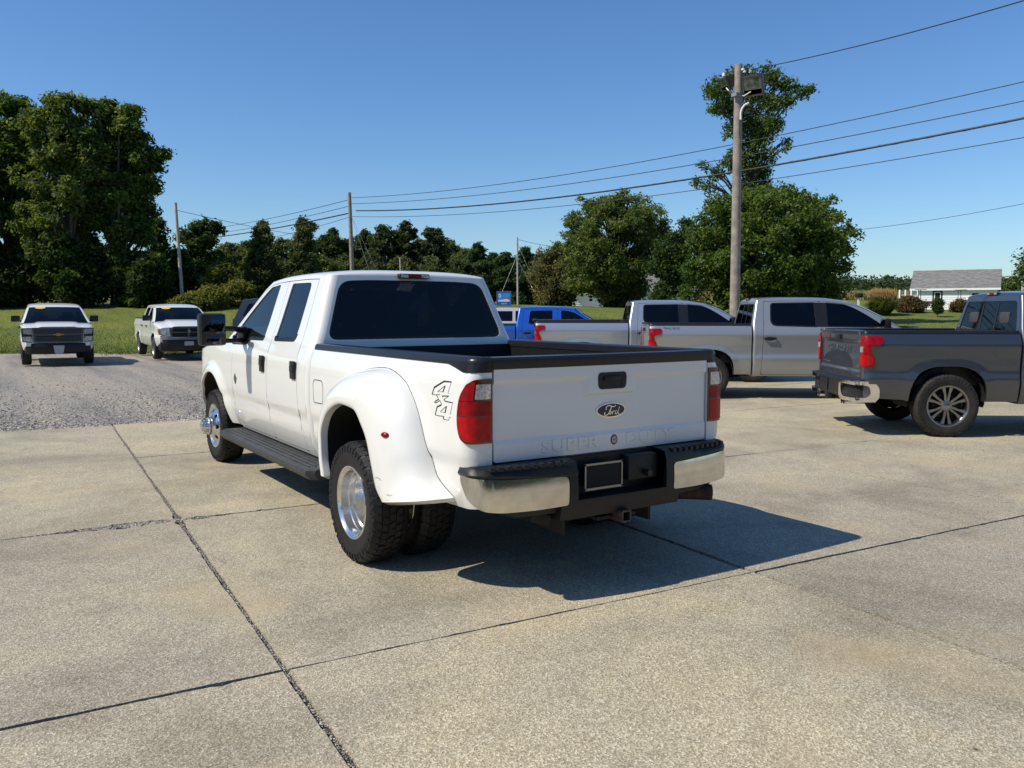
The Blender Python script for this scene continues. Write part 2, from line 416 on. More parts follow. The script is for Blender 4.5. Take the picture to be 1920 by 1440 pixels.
# ---------------------------------------------------------------- pickup body
def smooth01(t): t=max(0,min(1,t)); return t*t*(3-2*t)
def arch(cx,cz,r,z0,n=16,sq=0):
    """points of a wheel opening from rear foot to front foot (increasing x)"""
    o=[]; a0=PI-math.asin(max(-1,min(1,(z0-cz)/r)))
    for i in range(n+1):
        a=a0+(PI-a0-a0)*i/n if False else a0-(2*a0-PI)*i/n
        x,z=math.cos(a),math.sin(a)
        if sq:
            k=(abs(x)**(2+sq)+abs(z)**(2+sq))**(1/(2+sq)); x,z=x/k,z/k
        o.append((cx+r*x,cz+r*z))
    return o
def pickup(P,name,label,cat,loc=(0,0,0),rz=0,group=None):
    root=thing(name,label,cat,loc,rz,group)
    g=lambda k,d=None:P.get(k,d)
    prof=pchip(P['prof']); xt,xc,xct,nose,wb,R,ra=[P[k] for k in('xt','xc','xct','nose','wb','R','ra')]
    rt=g('rt',.07); rn=g('rn',.10); PM=P['paint']; su,sv=g('su',.10),g('sv',.05); sill=P['sill']; rail=P['rail']
    nx0=g('nx0',nose-.75); sq=g('sq',0); zcar=g('zc',R+.02); raf=g('raf',ra)
    def S(x,z,nobulge=False):
        y=prof(z)
        if x>nx0: y-=P['ntap']*((x-nx0)/(nose-nx0))**2.4
        if not nobulge:
            for cx,am,rr_ in ((0,g('brear',.03),ra),(wb,g('bfront',.035),raf)):
                d=math.hypot(x-cx,z-zcar)
                if sq: d=(abs(x-cx)**(2+sq)+abs(z-zcar)**(2+sq))**(1/(2+sq))
                if d<rr_+.3 and z>.3: y+=am*(1-smooth01((d-rr_-.02)/g('bw',.13)))
        return y
    side=lambda u,v,d:(u,S(u,v)-d,v)
    tgw,E=P['tgw'],.08; arcl=rt*PI/2; sE=xt+rt-arcl-E
    def wrap(s,z,d):                                         # bed side running round the tail corner
        y=S(s,z)
        if s>=xt+rt: return (s,y-d,z)
        y=S(xt+rt,z); q=(xt+rt-s)
        if q<=arcl:
            a=q/rt; return (xt+rt-(rt-d)*math.sin(a),y-rt+(rt-d)*math.cos(a),z)
        t=(q-arcl)/E; return (xt+d,(y-rt)*(1-t)+tgw*t,z)
    P['_S']=S; P['_wrap']=wrap; P['_sE']=sE; P['_side']=side
    gap=.006; xbed=g('xbed',xc-.02)
    nd=[-1,1]
    zre=pchip(P['zre']); xwt=P['xwt']; rc=g('rc',.09)
    xb=lambda z:xc+(xct-xc)*max(0,min(1.2,(z-rail)/(zre(xct)-rail)))
    Al=P['Aline']                                            # from cowl up to roof front
    xA,xB,xC=P['xA'],P['xB'],P.get('xC')
    ztop=lambda x:zre(x)
    roofpts=[(x,zre(x)) for x in np.linspace(xct+rc,xwt,10)]
    zs=list(np.linspace(sill,zre(xct),14))
    rear_edge=[(xb(z)+rc,z) for z in zs]
    shell_out=rear_edge+roofpts[1:]+[tuple(a) for a in Al[::-1]]+[(Al[0][0],Al[0][1]-.05),(xA,P['zcowl']-.05),(xA,sill)]
    # doors
    dt=.035
    def dtop(x0,x1,n=6): return [(x,zre(x)-dt) for x in np.linspace(x0,x1,n)]
    Ai=[(a[0]-.014,a[1]-.012) for a in Al if a[1]<zre(xwt)-.03]     # inner A line, cowl upwards
    fd=[(xB,sill+.03),(xA,sill+.03),(xA,P['zcowl']-.09)]+[p for p in Ai if p[0]>xB]+[p for p in dtop(xwt-.02,xB)]
    fd=rp(fd,[.04,.10]+[.02]*(len(fd)-2),4) 
    sub=rp([(x,z) for x,z in fd],0)
    doors=[('front_door',fd,P['wins'][1],P['handles'][0])]
    if xC is not None:
        rd=rp([(xC,sill+.03),(xB-gap,sill+.03)]+dtop(xB-gap,xC+g('xCt',.03)),[.05,.02]+[.03]*6,4)
        doors.append(('rear_door',rd,P['wins'][0],P['handles'][1]))
    out_all=[(xC if xC is not None else xB,sill+.03-gap),(xA+gap,sill+.03-gap),(xA+gap,P['zcowl']-.085)]+[(p[0]+gap,p[1]+gap) for p in Ai if p[0]>xB]+[(p[0],p[1]+gap) for p in dtop(xwt-.02,(xC+g('xCt',.03)) if xC is not None else xB,10)]
    out_all=rp([(p[0]-(gap if i in(0,len(out_all)-1) else 0),p[1]) for i,p in enumerate(out_all)],[.03,.08]+[.02]*(len(out_all)-2),4)
    cab=MB(); bk=MB()
    wins=[w for w in P['wins'] if w]
    for sg in nd:
        m=MB().patch(side,shell_out,[out_all],su,sv,rim=.02,flip=True)
        rows=[]
        for z in zs+[]:
            y=S(xb(z)+rc,z); rows.append([(xb(z)+rc-rc*math.sin(a),y-rc+rc*math.cos(a),z) for a in np.linspace(0,PI/2,7)])
        m.grid(rows,flip=True)
        k=MB().patch(lambda u,v,d:(u,S(u,v)-.022-d,v),out_all,wins,.15,.12,rim=0,flip=True)
        if sg<0: m.mirror(); k.mirror()
        cab.add(m.v,m.f); k.obj('door_jamb',DARK,root)
    zb0,zb1=sill,zre(xct)
    bo=[(-(S(xb(z)+rc,z)-rc),z) for z in zs]+[((S(xb(z)+rc,z)-rc),z) for z in zs[::-1]]
    rw=P['rwin']
    cab.patch(lambda u,v,d:(xb(v)+d,u,v),bo,[rw] if rw else [],.09,.06,rim=.012,flip=True)
    # roof dome
    H=P['H']; Lr=g('Lr',.22); rows=[]
    xs=[xct+Lr*q*q for q in np.linspace(0,1,8)]+list(np.linspace(xct+Lr,xwt,9))[1:]
    bf=g('bulge',.10)
    for x in xs:
        t=max(0,xct+rc-x); wv=S(max(x,xct+rc),zre(x))-(rc-math.sqrt(max(rc*rc-t*t,0))); q=min(1,(x-xct)/Lr); q=max(0,q); Ee=max(0,1-(1-q)**3)**(1/2.4)
        fr=1-.35*smooth01((x-(xwt-.5))/.5)
        row=[]
        for th in np.linspace(-PI/2,PI/2,25):
            u=math.sin(th); cz=max(0,1-abs(u)**2.6)**.5; bx=bf*smooth01((x-(xwt-.6))/.6)*(1-u*u)
            row.append((x+bx,wv*u,zre(x)+H*Ee*fr*cz))
        rows.append(row)
    cab.grid(rows,flip=True)
    topc=rows[-1]
    # windshield and pillars: rows up the A line, across to the other side
    ws=MB(); n=len(Al); wrow=[]
    for i,(x,z) in enumerate(Al):
        f=i/(n-1); y=S(x,z,True); row=[]
        for j in range(25):
            u=math.sin(np.linspace(-PI/2,PI/2,25)[j]); tx,ty,tz=topc[j]
            bx=x+bf*(1+.5*(1-f))*(1-u*u); zz=z+(tz-zre(xwt))*f*1.0
            row.append((bx,y*u,zz))
        wrow.append(row)
    wrow[-1]=topc
    pil=g('pil',7)
    for a,b_ in ((0,pil-2),(24-pil+2,24)):
        cab.grid([r[a:b_+1] for r in wrow],flip=False)
    cab.grid([r for r in wrow[-2:]],flip=False)
    inset=[[(p[0]-.004,p[1],p[2]-.012) for p in r[pil-3:25-pil+3]] for r in wrow[:-1]]
    ws.grid(inset,flip=False); ws.obj('windshield',WSH,root,ang=60)
    wq=MB(); 
    if g('sticker'):
        r=wrow; i0=int((n-1)*.72)
        def wmap(u,v,d):                                     # u across, v up the glass
            a=Al[0]; 
            f=v*(n-1); i=min(int(f),n-2); t=f-i; 
            th=math.asin(max(-1,min(1,u))); jj=(th+PI/2)/(PI)*24; j=min(int(jj),23); s_=jj-j
            A=Vector(wrow[i][j]).lerp(Vector(wrow[i][j+1]),s_); B=Vector(wrow[i+1][j]).lerp(Vector(wrow[i+1][j+1]),s_)
            p=A.lerp(B,t); return (p.x+.008-d,p.y,p.z+.004)
        wq.patch(wmap,ell(g('sticker')[0],g('sticker')[1],.19,.09,20),(),.05,.03,rim=.002,flip=True); wq.obj('windshield_sticker',YEL,root)
    # cowl
    cw=MB(); a=Al[0]; cw.grid([[(p[0]+.02,p[1],p[2]) for p in wrow[0]],[(p[0]+.10,p[1],P['zcowl']-.03) for p in wrow[0]]],flip=False)
    cw.obj('cowl_panel',BLK,root)
    co=cab.obj('cab_shell',PM,root,ang=38)
    # doors
    for sg in nd:
        for nm,poly,wp,hd in doors:
            lab=None
            m=MB().patch(side,poly,[wp],su,sv,rim=.018,flip=True)
            if sg<0: m.mirror()
            d=m.obj(nm,PM,root)
            w=MB().patch(lambda u,v,dd:(u,S(u,v)-.010-dd,v),wp,(),.2,.15,rim=.004,flip=True)
            if sg<0: w.mirror()
            w.obj('window_pane',WGL,d)
            tw=g('trim',0)
            if tw:
                cx=sum(p[0] for p in wp)/len(wp); cz=sum(p[1] for p in wp)/len(wp)
                zmin=min(p[1] for p in wp); 
                t=MB()
                L=[(p[0],p[1]) for p in wp]
                hx=(max(p[0] for p in L)-min(p[0] for p in L))/2; hz_=(max(p[1] for p in L)-zmin)/2
                O=[(cx+(p[0]-cx)*(1+tw/hx),cz+(p[1]-cz)*(1+tw/hz_)) for p in L]
                t.patch(lambda u,v,dd:(u,S(u,v)+.003-dd,v),O,[L],.1,.06,rim=.014,flip=True)
                if nm=='front_door' and g('bpillar'):
                    t.patch(lambda u,v,dd:(u,S(u,v)+.004-dd,v),g('bpillar'),(),.1,.06,rim=.006,flip=True)
                if sg<0: t.mirror()
                t.obj('window_trim',SATIN,d)
            elif g('beltstrip',1):
                t=MB(); xs_=[p[0] for p in wp]; z0=min(p[1] for p in wp)
                low=sorted([p for p in wp if p[1]<z0+.16],key=lambda p:p[0])
                t.ribbon(lambda u,v,dd:(u,S(u,v)+.001-dd,v),[(p[0],p[1]+.012) for p in low],.03,.004)
                if sg<0: t.mirror()
                t.obj('window_trim',BLK,d)
            h=MB(); hx,hz0=hd
            if g('htype')=='bar':
                h.box((hx,S(hx,hz0)+.010,hz0),(.115,.022,.150),bev=.010); h.box((hx-.01,S(hx,hz0)+.022,hz0+.012),(.09,.018,.06),bev=.009)
            else:
                h.tube([(hx-.11,S(hx,hz0)+.005,hz0),(hx-.09,S(hx,hz0)+.035,hz0+.004),(hx+.07,S(hx,hz0)+.037,hz0+.004),(hx+.11,S(hx,hz0)+.02,hz0),(hx+.12,S(hx,hz0)+.0,hz0)],[.010,.015,.016,.02,.014],8)
                h.patch(lambda u,v,dd:(u,S(u,v)+.002-dd,v),ell(hx+.01,hz0-.004,.10,.034,18),(),.1,.1,rim=.003,flip=True)
            if sg<0: h.mirror()
            h.obj('door_handle',g('hmat',BLK),d)
        # front fender
        zf=pchip(P['zf']); za=arch(wb,zcar,raf,sill+.02,18,sq)
        top=[(x,zf(x)) for x in np.linspace(nose-.015,xA+gap,14)]
        fo=[(xA+gap,sill+.02)]+[p for p in za if p[0]>xA+gap+.005]+[(nose-.25,sill+.10),(nose-.06,.62),(nose-.015,.66)]+top
        m=MB().patch(side,fo,(),su*.8,sv,rim=.025,flip=True)
        if sg<0: m.mirror()
        m.obj('front_fender',PM,root)
        # bed side
        zr=arch(0,zcar,ra,sill+.03,18,sq)
        railz=g('railz',lambda x:rail)
        bo_=[(sE,g('ztail',sill+.1)),(xt+.12,g('ztail',sill+.1)-.03),(-ra-.06,sill+.05)]+zr+[(xbed,sill+.03)]+[(x,railz(x)) for x in np.linspace(xbed,xt+rt,9)]+[(xt+rt-arcl,rail-.004),(sE,rail-.006)]
        m=MB().patch(wrap,bo_,(),su*.7,sv,rim=.03,flip=True)
        if sg<0: m.mirror()
        m.obj('bed_side',PM,root)
        # inner bed wall and rail top
        m=MB(); yi=P['prof'][-1][1] if False else prof(rail)-.10
        m.grid([[(x,S(x,rail)-.012,rail-.002),(x,yi,rail-.002),(x,yi,.72)] for x in np.linspace(xt+.02,xbed-.01,8)],flip=True)
        m.box(((-.0),yi-.10,.86),(1.05,.20,.26),bev=.03)
        if sg<0: m.mirror()
        m.obj('bed_inner_wall',g('bedmat',BLK),root)
        rows=[]
        for x in list(np.linspace(sE,xt+rt,9))+list(np.linspace(xt+rt,xbed-.01,26))[1:]:
            if x<xt+rt:
                f=(xt+rt-x)/(xt+rt-sE); c=g('cap',.02)*(1+.25*f)
                W_=lambda d,z:wrap(x,rail,d)[:2]+(z,)
                c=g('cap',.02)*(1+g('capt',0)); q0=wrap(x,rail-c,-.005); q1=wrap(x,rail-.004,-.006); rows.append([q0,q1,W_(-.006,rail+.008),W_(.004,rail+.022),W_(.02,rail+.028),(max(W_(.05,0)[0],x*0+W_(.05,0)[0]),min(W_(.085,0)[1],tgw+.0) if f>.5 else S(xt+rt,rail)-.085,rail+.028),(W_(.07,0)[0],tgw-.0,rail+.018),(W_(.08,0)[0],tgw-.005,rail-.03)])
                continue
            y=S(x,rail); c=g('cap',.02)*(1+g('capt',0)*smooth01((-.93-x)/.18)); rows.append([(x,S(x,rail-c)+.005,rail-c),(x,S(x,rail-.004)+.006,rail-.004),(x,y+.006,rail+.008),(x,y-.004,rail+.022),(x,y-.02,rail+.028),(x,y-.085,rail+.028),(x,y-.104,rail+.018),(x,y-.106,rail-.03)])
        m=MB().grid(rows,flip=True); 
        for r,fl in ((rows[0],False),(rows[-1],True)): m.add(r,[tuple(range(len(r)))],flip=not fl)
        if sg<0: m.mirror()
        m.obj('bed_rail_cap',g('capmat',BLK),root)
        # wheel liners
        for cx,ra_ in ((0,ra),(wb,raf))[g('skipl',0):]:
            m=MB(); rows=[]
            for a in np.linspace(-.25,PI+.25,16):
                x,z=cx+(ra_+.004)*math.cos(a),zcar+(ra_+.004)*math.sin(a)
                z=max(z,sill-.05)
                rows.append([(x,S(x,max(z,sill))-.028,z),(x,.45,z)])
            m.grid(rows,flip=False); m.add([(cx+(ra_+.004)*math.cos(a),.45,max(sill-.05,zcar+(ra_+.004)*math.sin(a))) for a in np.linspace(-.25,PI+.25,16)],[tuple(range(16))])
            if sg<0: m.mirror()
            m.obj('wheel_liner',DARK,root)
    # bed floor, front wall
    fl=MB(); fl.box(((xt+xbed)/2,0,.70),(xbed-xt-.04,prof(rail)*2-.2,.04)); fl.box((xbed-.03,0,(rail+.7)/2),(.04,prof(rail)*2-.12,rail-.72))
    for k in range(9): fl.box(((xt+xc)/2,-.72+k*.18,.724),(xbed-xt-.1,.08,.012))
    fl.obj('bed_floor',g('bedmat',BLK),root)
    # rear window
    if rw:
        g_=MB().patch(lambda u,v,d:(xb(v)+.006+d,u,v),rw,(),.3,.2,rim=.004,flip=True); rwo=g_.obj('rear_window',WGL,root)
        q=MB(); A=[(p[0]*.972,p[1]) for p in rw]; zc_=sum(p[1] for p in rw)/len(rw); A=[(a,zc_+(z-zc_)*.94) for a,z in A]
        q.patch(lambda u,v,d:(xb(v)+.003+d,u,v),rw,[A],.2,.1,rim=.002,flip=True); q.obj('window_seal',BLK,rwo)
        if g('slider'):
            q=MB()
            for yy in (-.2,.2): q.patch(lambda u,v,d:(xb(v)+.002+d,u,v),[(yy-.02,min(p[1] for p in rw)+.01),(yy+.02,min(p[1] for p in rw)+.01),(yy+.02,max(p[1] for p in rw)-.02),(yy-.02,max(p[1] for p in rw)-.02)],(),.3,.2,rim=.002,flip=True)
            q.obj('slider_frame',SATIN,rwo)
    # third brake light
    zt_=zre(xct)+H*.55+g('dbz',0); q=MB(); xq=xct+.012+g('dbl',0)
    q.box((xq,0,zt_),(.06,.29,.042),bev=.013); q.obj('brake_light_housing',SATIN,root)
    q=MB(); q.box((xq-.024,0,zt_),(.02,.12,.028),bev=.006); q.obj('third_brake_light',RED,root)
    for sg in nd:
        q=MB(); q.box((xq-.023,sg*.098,zt_),(.02,.07,.028),bev=.006); q.obj('cargo_light',CLR,root)
    # hood + nose
    hf=P['hoodH']; rows=[]
    for x in np.linspace(Al[0][0]-.12,nose-.015,14):
        z0=zf(x); w=S(x,z0); row=[]; t=(x-Al[0][0])/(nose-Al[0][0])
        for th in np.linspace(-PI/2,PI/2,29):
            u=math.sin(th); c=max(0,1-abs(u)**3)**(1/2.2); rg=g('ridge',.018)*(smooth01((.62-abs(u))/.06))*(1-.3*t)
            row.append((x+g('nb',.10)*(1-u*u)*max(0,t)**3*1.0,w*u,z0+hf*c*(1-.65*max(0,t)**4)+rg*c))
        rows.append(row)
    hd_=MB().grid(rows,flip=False); hd_.obj('hood',PM,root)
    nb=g('nb',.10); wN=S(nose-.015,1.0)
    nosef=lambda u,v,d:(nose-.015+nb*(1-(u/wN)**2)-g('nlean',.10)*max(0,v-.85)**1.5-d,u,v)
    P['_nose']=nosef
    q=MB(); ztp=zf(nose-.015)+.01
    q.patch(nosef,[(-wN,.60),(wN,.60),(wN,ztp-.01)]+[(wN*math.sin(t),ztp+hf*.35*(1-abs(math.sin(t))**3)) for t in np.linspace(PI/2,-PI/2,13)][1:-1]+[(-wN,ztp-.01)],(),.12,.08,rim=.02,flip=False)
    q.obj('nose_panel',g('nosemat',PM),root)
    # interior
    q=MB(); yw=prof(1.0)-.12
    q.box(((xc+Al[0][0])/2+.1,0,sill+.10),(Al[0][0]-xc-.15,2*yw,.06)); q.box((Al[0][0]-.08,0,(sill+1.18)/2),(.25,2*yw-.05,1.18-sill),bev=.06)
    q.obj('cabin_floor',DARK,root)
    for xs_ in g('seats',(xc+.45,xB+.55)):
        for yy in (-.42,.42):
            q=MB(); q.box((xs_+.1,yy,.95),(.5,.5,.16),bev=.05); q.box((xs_-.18,yy,1.22),(.14,.50,.58),Matrix.Rotation(-.2,3,'Y'),bev=.05); q.box((xs_-.26,yy,1.56),(.09,.26,.18),bev=.035)
            q.obj('seat',SEAT,root)
    # underbody
    q=MB()
    for sg in nd: q.box(((xt+nose)/2,sg*.42,.56),(nose-xt-.5,.09,.15))
    q.tube([(0,-.85,R),(0,.85,R)],.05,10); q.tube([(wb,-.85,R),(wb,.85,R)],.045,10)
    q.lathe([(.0,-.17),(.12,-.12),(.16,0),(.12,.12),(0,.17)],16,c=(0,0,R)); q.tube([(0,0,R),(wb*.55,0,.52),(wb,.1,.5)],.05,8)
    q.box((wb*.32,.35,.5),(1.1,.34,.28),bev=.05); q.box((wb*.62,-.3,.52),(.7,.4,.24),bev=.05); q.box(((xc+Al[0][0])/2,0,sill+.05),(Al[0][0]-xc+.2,1.5,.05)); q.box((wb,0,.62),(.9,.75,.3),bev=.05)
    q.obj('chassis',UNDER,root)
    for sg in nd:
        for cx in ((0,wb) if not g('nowheels') else ()):
            wheel(P['wheel'],root,(cx,sg*P['ty'],R),sg,R,P['tw'],P['rr'],g('rub',RUBD))
    # mirrors
    mt=g('mirror','std')
    if mt=='std':
        for sg in nd:
            mx,mz=P['mpos']; y0=S(mx,mz,True); q=MB()
            q.tube([(mx,y0-.02,mz-.03),(mx+.02,y0+.08,mz)],[.035,.028],8); q.box((mx+.03,y0+.17,mz+.06),(.12,.26,.20),bev=.045)
            if sg<0: q.mirror()
            o=q.obj('door_mirror',g('mirmat',SATIN),root)
            q=MB(); q.box((mx-.033,y0+.17,mz+.06),(.006,.21,.16),bev=.002)
            if sg<0: q.mirror()
            q.obj('mirror_glass',MIR,o)
    return root
def puttext(b,body,size,ext,fn,sx=1,space=1.0,bev=0,m=0):
    v,f=text(body,size,ext,bev,space); b.add([fn(p[0]*sx,p[1],p[2]) for p in v],f,m); return b
# ---------------------------------------------------------------- the white dual-wheel pickup
M_=dict(paint=WHITE,xt=-1.20,rt=.09,xc=1.31,xbed=1.27,xct=1.46,nose=5.28,wb=4.38,R=.40,ra=.65,raf=.56,zc=.44,sill=.47,rail=1.375,tgw=.838,
 prof=[(.38,.84),(.5,.915),(.6,.955),(.70,.978),(.79,.980),(.83,.998),(.92,1.003),(1.0,1.003),(1.15,1.000),(1.25,.990),(1.285,.985),(1.305,.972),(1.375,.952),(1.42,.935),(1.5,.905),(1.7,.838),(1.9,.772),(1.97,.745),(2.05,.72)],
 ntap=.16,nx0=4.7,brear=.0,bfront=.035,bw=.10,zre=[(1.3,1.948),(2.0,1.962),(2.6,1.955),(3.0,1.925)],H=.055,xwt=2.92,rc=.075,Lr=.20,
 Aline=[(3.92,1.33),(3.72,1.47),(3.5,1.61),(3.28,1.74),(3.08,1.86),(2.92,1.931)],zcowl=1.33,xA=3.58,xB=2.425,xC=1.555,xCt=.10,
 wins=[rp([(1.79,1.405),(2.335,1.395),(2.31,1.905),(1.80,1.90)],[.05,.03,.03,.06]),
       rp([(2.66,1.39),(3.06,1.385),(3.16,1.335),(3.66,1.325),(3.72,1.385),(3.47,1.565),(3.25,1.70),(3.05,1.815),(2.90,1.885),(2.64,1.905)],[.03,.03,.04,.02,.02,.08,.1,.08,.03,.03])],
 handles=[(2.53,1.18),(1.665,1.17)],htype='bar',rwin=rp([(-.83,1.425),(.83,1.425),(.67,1.905),(.4,1.918),(-.4,1.918),(-.67,1.905)],[.09,.09,.10,.1,.1,.10],6),
 zf=[(3.5,1.30),(4.4,1.27),(5.3,1.17)],hoodH=.09,ty=.93,tw=.25,rr=.225,wheel='dual_front',rub=RUB,nowheels=1,skipl=1,mirror='none',cap=.018,capt=2.2,capmat=SATIN,su=.07,sv=.035,slider=0,dbl=-.028,dbz=-.026,H2=0,seats=(1.95,2.75))
truck=pickup(M_,'dual_wheel_pickup_truck','large white crew cab pickup with dual rear wheels in the middle of the concrete lot','pickup truck')
S=M_['_S']; wrap=M_['_wrap']; sE=M_['_sE']; side=M_['_side']; XT=-1.20
for sg in (-1,1):
    for k,(kd,cx,y) in enumerate((('dual_rear',0,1.075),('dual_inner',0,.735),('dual_front',4.38,.885))):
        wheel(kd,truck,(cx,sg*y,.40),sg,.402,.25,.228,RUB)
    # wide rear fender
    O=[(.455,.50),(.49,.62),(.50,.77),(.45,.89),(.33,.985),(.12,1.043),(-.086,1.03),(-.215,.94),(-.29,.86),(-.375,.685),(-.43,.575),(-.52,.505)]
    A=[(.66,.50),(.68,.65),(.68,.8),(.65,.96),(.54,1.13),(.24,1.25),(-.13,1.288),(-.42,1.225),(-.60,1.08),(-.72,.86),(-.82,.68),(-.97,.585)]
    ts=np.linspace(0,1,len(O)); ox,oz,ax,az=[pchip(list(zip(ts,[q[i] for q in L]))) for L,i in ((O,0),(O,1),(A,0),(A,1))]
    YF=1.215
    def fend(t,f):
        o=Vector((ox(t),oz(t))); a=Vector((ax(t),az(t))); p=o.lerp(a,f); ya=S(a.x,a.y)+.001
        y=ya+(YF-ya-.012*math.exp(-f*18))*max(0,1-f**2.3)**(1/1.9); return (p.x,y,p.y)
    m=MB(); rows=[]
    for t in np.linspace(0,1,64):
        x,y,z=fend(t,0); cx,cz=.02,.5
        r=[(x-(x-cx)*.012,y-.045,z-(z-cz)*.012),(x-(x-cx)*.008,y-.02,z-(z-cz)*.008),(x-.0*(x-cx),y-.006,z-.0*(z-cz))]
        for f in (0,.03,.08,.15,.25,.35,.45,.55,.65,.74,.81,.87,.92,.955,.98,.994,1.0): r.append(fend(t,f))
        rows.append(r)
    m.grid(rows,flip=False)
    for r,fl in ((rows[0],True),(rows[-1],False)):
        m.grid([[(p[0],p[1],p[2]) for p in r],[(p[0],p[1]*.9+.08,p[2]-.022) for p in r],[(p[0],min(p[1],1.0)-.05,p[2]-.02) for p in r]],flip=fl)
    if sg<0: m.mirror()
    fe=m.obj('rear_fender',WHITE,truck,ang=50)
    m=MB(); m.grid([[(x,1.175,z),(x,.42,z)] for x,z in [((ox(t))*1.0,oz(t)) for t in np.linspace(0,1,30)]],flip=False)
    m.add([(ox(t),.42,oz(t)) for t in np.linspace(0,1,30)],[tuple(range(30))])
    if sg<0: m.mirror()
    m.obj('wheel_liner',DARK,truck)
    m=MB(); m.ribbon(lambda u,v,d:(u,S(u,v)-d,v),[(ax(t),az(t)) for t in np.linspace(.30,1,30)],.007,.0015)
    if sg<0: m.mirror()
    m.obj('fender_seam',DARK,truck)
    p=Vector(fend(.765,.60)); q=Vector(fend(.79,.60))
    m=MB(); nn=Vector((-.35,.93,0)); m.lathe([(0,.016),(.012,.014),(.020,.007),(.022,0)],18); rot=Matrix.Rotation(.36,3,'Z')
    m.v=[tuple(rot@Vector((a[0]*1.5,a[1],a[2]*.8))+p) for a in m.v]
    if sg<0: m.mirror()
    m.obj('marker_lamp',RED,fe)
    m=MB()                                                    # scuffs on the fender
    if sg>0:
        F2=lambda u,v,d:tuple(Vector(fend(u,v))+Vector((0,-d,0)))
        for st_ in ([(.862,.10),(.865,.2),(.872,.26),(.885,.30)],[(.868,.22),(.880,.27)],[(.90,.16),(.915,.20),(.93,.19)],[(.955,.28),(.958,.36),(.962,.42)],[(.958,.31),(.966,.36)],[(.985,.22),(.988,.27)]):
            m=MB(); m.ribbon(F2,st_,[.0022]*len(st_),.0008); m.obj('scuff_mark',basic('scuff',(.22,.21,.19),.7,noise=.4,scale=90),fe)
    # tail lamp
    zt0,zt1=.925,1.283; z_=sE+.08+.141
    hs=rp([(sE+.004,zt0),(z_-.03,zt0),(z_+.008,zt0+.12),(z_-.012,zt1-.10),(z_-.07,zt1),(sE+.004,zt1)],[.004,.055,.08,.09,.07,.004],6)
    m=MB().patch(lambda u,v,d:wrap(u,v,d-.010),hs,(),.03,.03,rim=.03,flip=True)
    if sg<0: m.mirror()
    tl=m.obj('tail_light',REDD,truck)
    def lens(poly,mat,nm,h=.013):
        m=MB().patch(lambda u,v,d:wrap(u,v,d-h),poly,(),.03,.03,rim=.01,flip=True)
        if sg<0: m.mirror()
        m.obj(nm,mat,tl)
    lens(rp([(sE+.016,zt0+.012),(z_-.038,zt0+.012),(z_-.006,zt0+.11),(z_-.009,1.075),(sE+.016,1.075)],[.004,.05,.04,.004,.004]),REDB,'red_lens')
    lens(rp([(sE+.016,1.080),(z_-.009,1.080),(z_-.014,1.16),(sE+.016,1.16)],.004),RED,'red_lens')
    lens(rp([(sE+.124,1.164),(z_-.014,1.164),(z_-.024,1.20),(sE+.165,zt1-.020),(sE+.124,zt1-.014)],[.004,.004,.03,.02,.004]),RED,'red_lens')
    lens(rp([(sE+.020,1.172),(sE+.118,1.172),(sE+.118,1.255),(sE+.020,1.255)],.006),CLR,'reversing_lens',.015)
    # seam of the fuel door
    m=MB()
    if sg>0:
        L=rp([(.99,.95),(1.19,.945),(1.20,1.10),(1.17,1.125),(1.01,1.125),(.985,1.09)],.03); m.ribbon(lambda u,v,d:(u,S(u,v)-d,v),L+L[:1],.006,.0012)
        m.obj('fuel_door_seam',BLK,truck)
    # running board
    m=MB(); ex=[(.84,.43),(.86,.452),(1.10,.452),(1.135,.44),(1.14,.41),(1.10,.365),(.95,.36),(.84,.38)]
    rows=[]
    for x,k in ((.98,.80),(1.03,1),(1.6,1),(2.4,1),(3.5,1),(3.60,1),(3.66,.85)): rows.append([(x,.84+(a-.84)*k,b) for a,b in ex])
    m.grid(rows,flip=True,cu=True); m.add(rows[0],[tuple(range(8))]); m.add(rows[-1],[tuple(range(8))[::-1]])
    for yy in (.93,.98,1.03,1.08): m.box((2.3,yy,.456),(2.4,.014,.008))
    for x in (1.4,2.3,3.2): m.box((x,.78,.43),(.06,.3,.03))
    if sg<0: m.mirror()
    m.obj('running_board',basic('grey_plastic',(.035,.036,.037),.5,noise=.35,scale=14,bump=.25,bscale=120),truck)
    # tow mirror
    m=MB(); mx=3.02
    m.box((mx+.035,1.315,1.485),(.13,.245,.305),bev=.035); m.box((mx-.03,1.315,1.485),(.03,.225,.285),bev=.014)
    ar=MB(); ar.tube([(3.36,.93,1.475),(3.2,1.02,1.475),(mx+.07,1.10,1.49),(mx+.05,1.2,1.49)],[.035,.03,.026,.026],8); ar.tube([(3.36,.93,1.375),(3.2,1.02,1.37),(mx+.07,1.10,1.375),(mx+.05,1.2,1.375)],[.035,.028,.022,.022],8)
    ar.box((3.36,.945,1.42),(.16,.05,.17),Matrix.Rotation(.1,3,'Z'),bev=.02)
    g1=MB(); g1.box((mx-.048,1.315,1.535),(.008,.20,.175),Matrix.Rotation(-.12,3,'Z')@Matrix.Rotation(.09,3,'Y'),bev=.003); g2=MB(); g2.box((mx-.046,1.33,1.385),(.008,.165,.075),Matrix.Rotation(-.10,3,'Z')@Matrix.Rotation(.05,3,'Y'),bev=.003)
    for q in (m,ar,g1,g2):
        if sg<0: q.mirror()
    mo=m.obj('tow_mirror',BLK,truck); ar.obj('mirror_arm',BLK,mo); g1.obj('mirror_glass',MIR,mo); g2.obj('mirror_glass',MIR,mo)
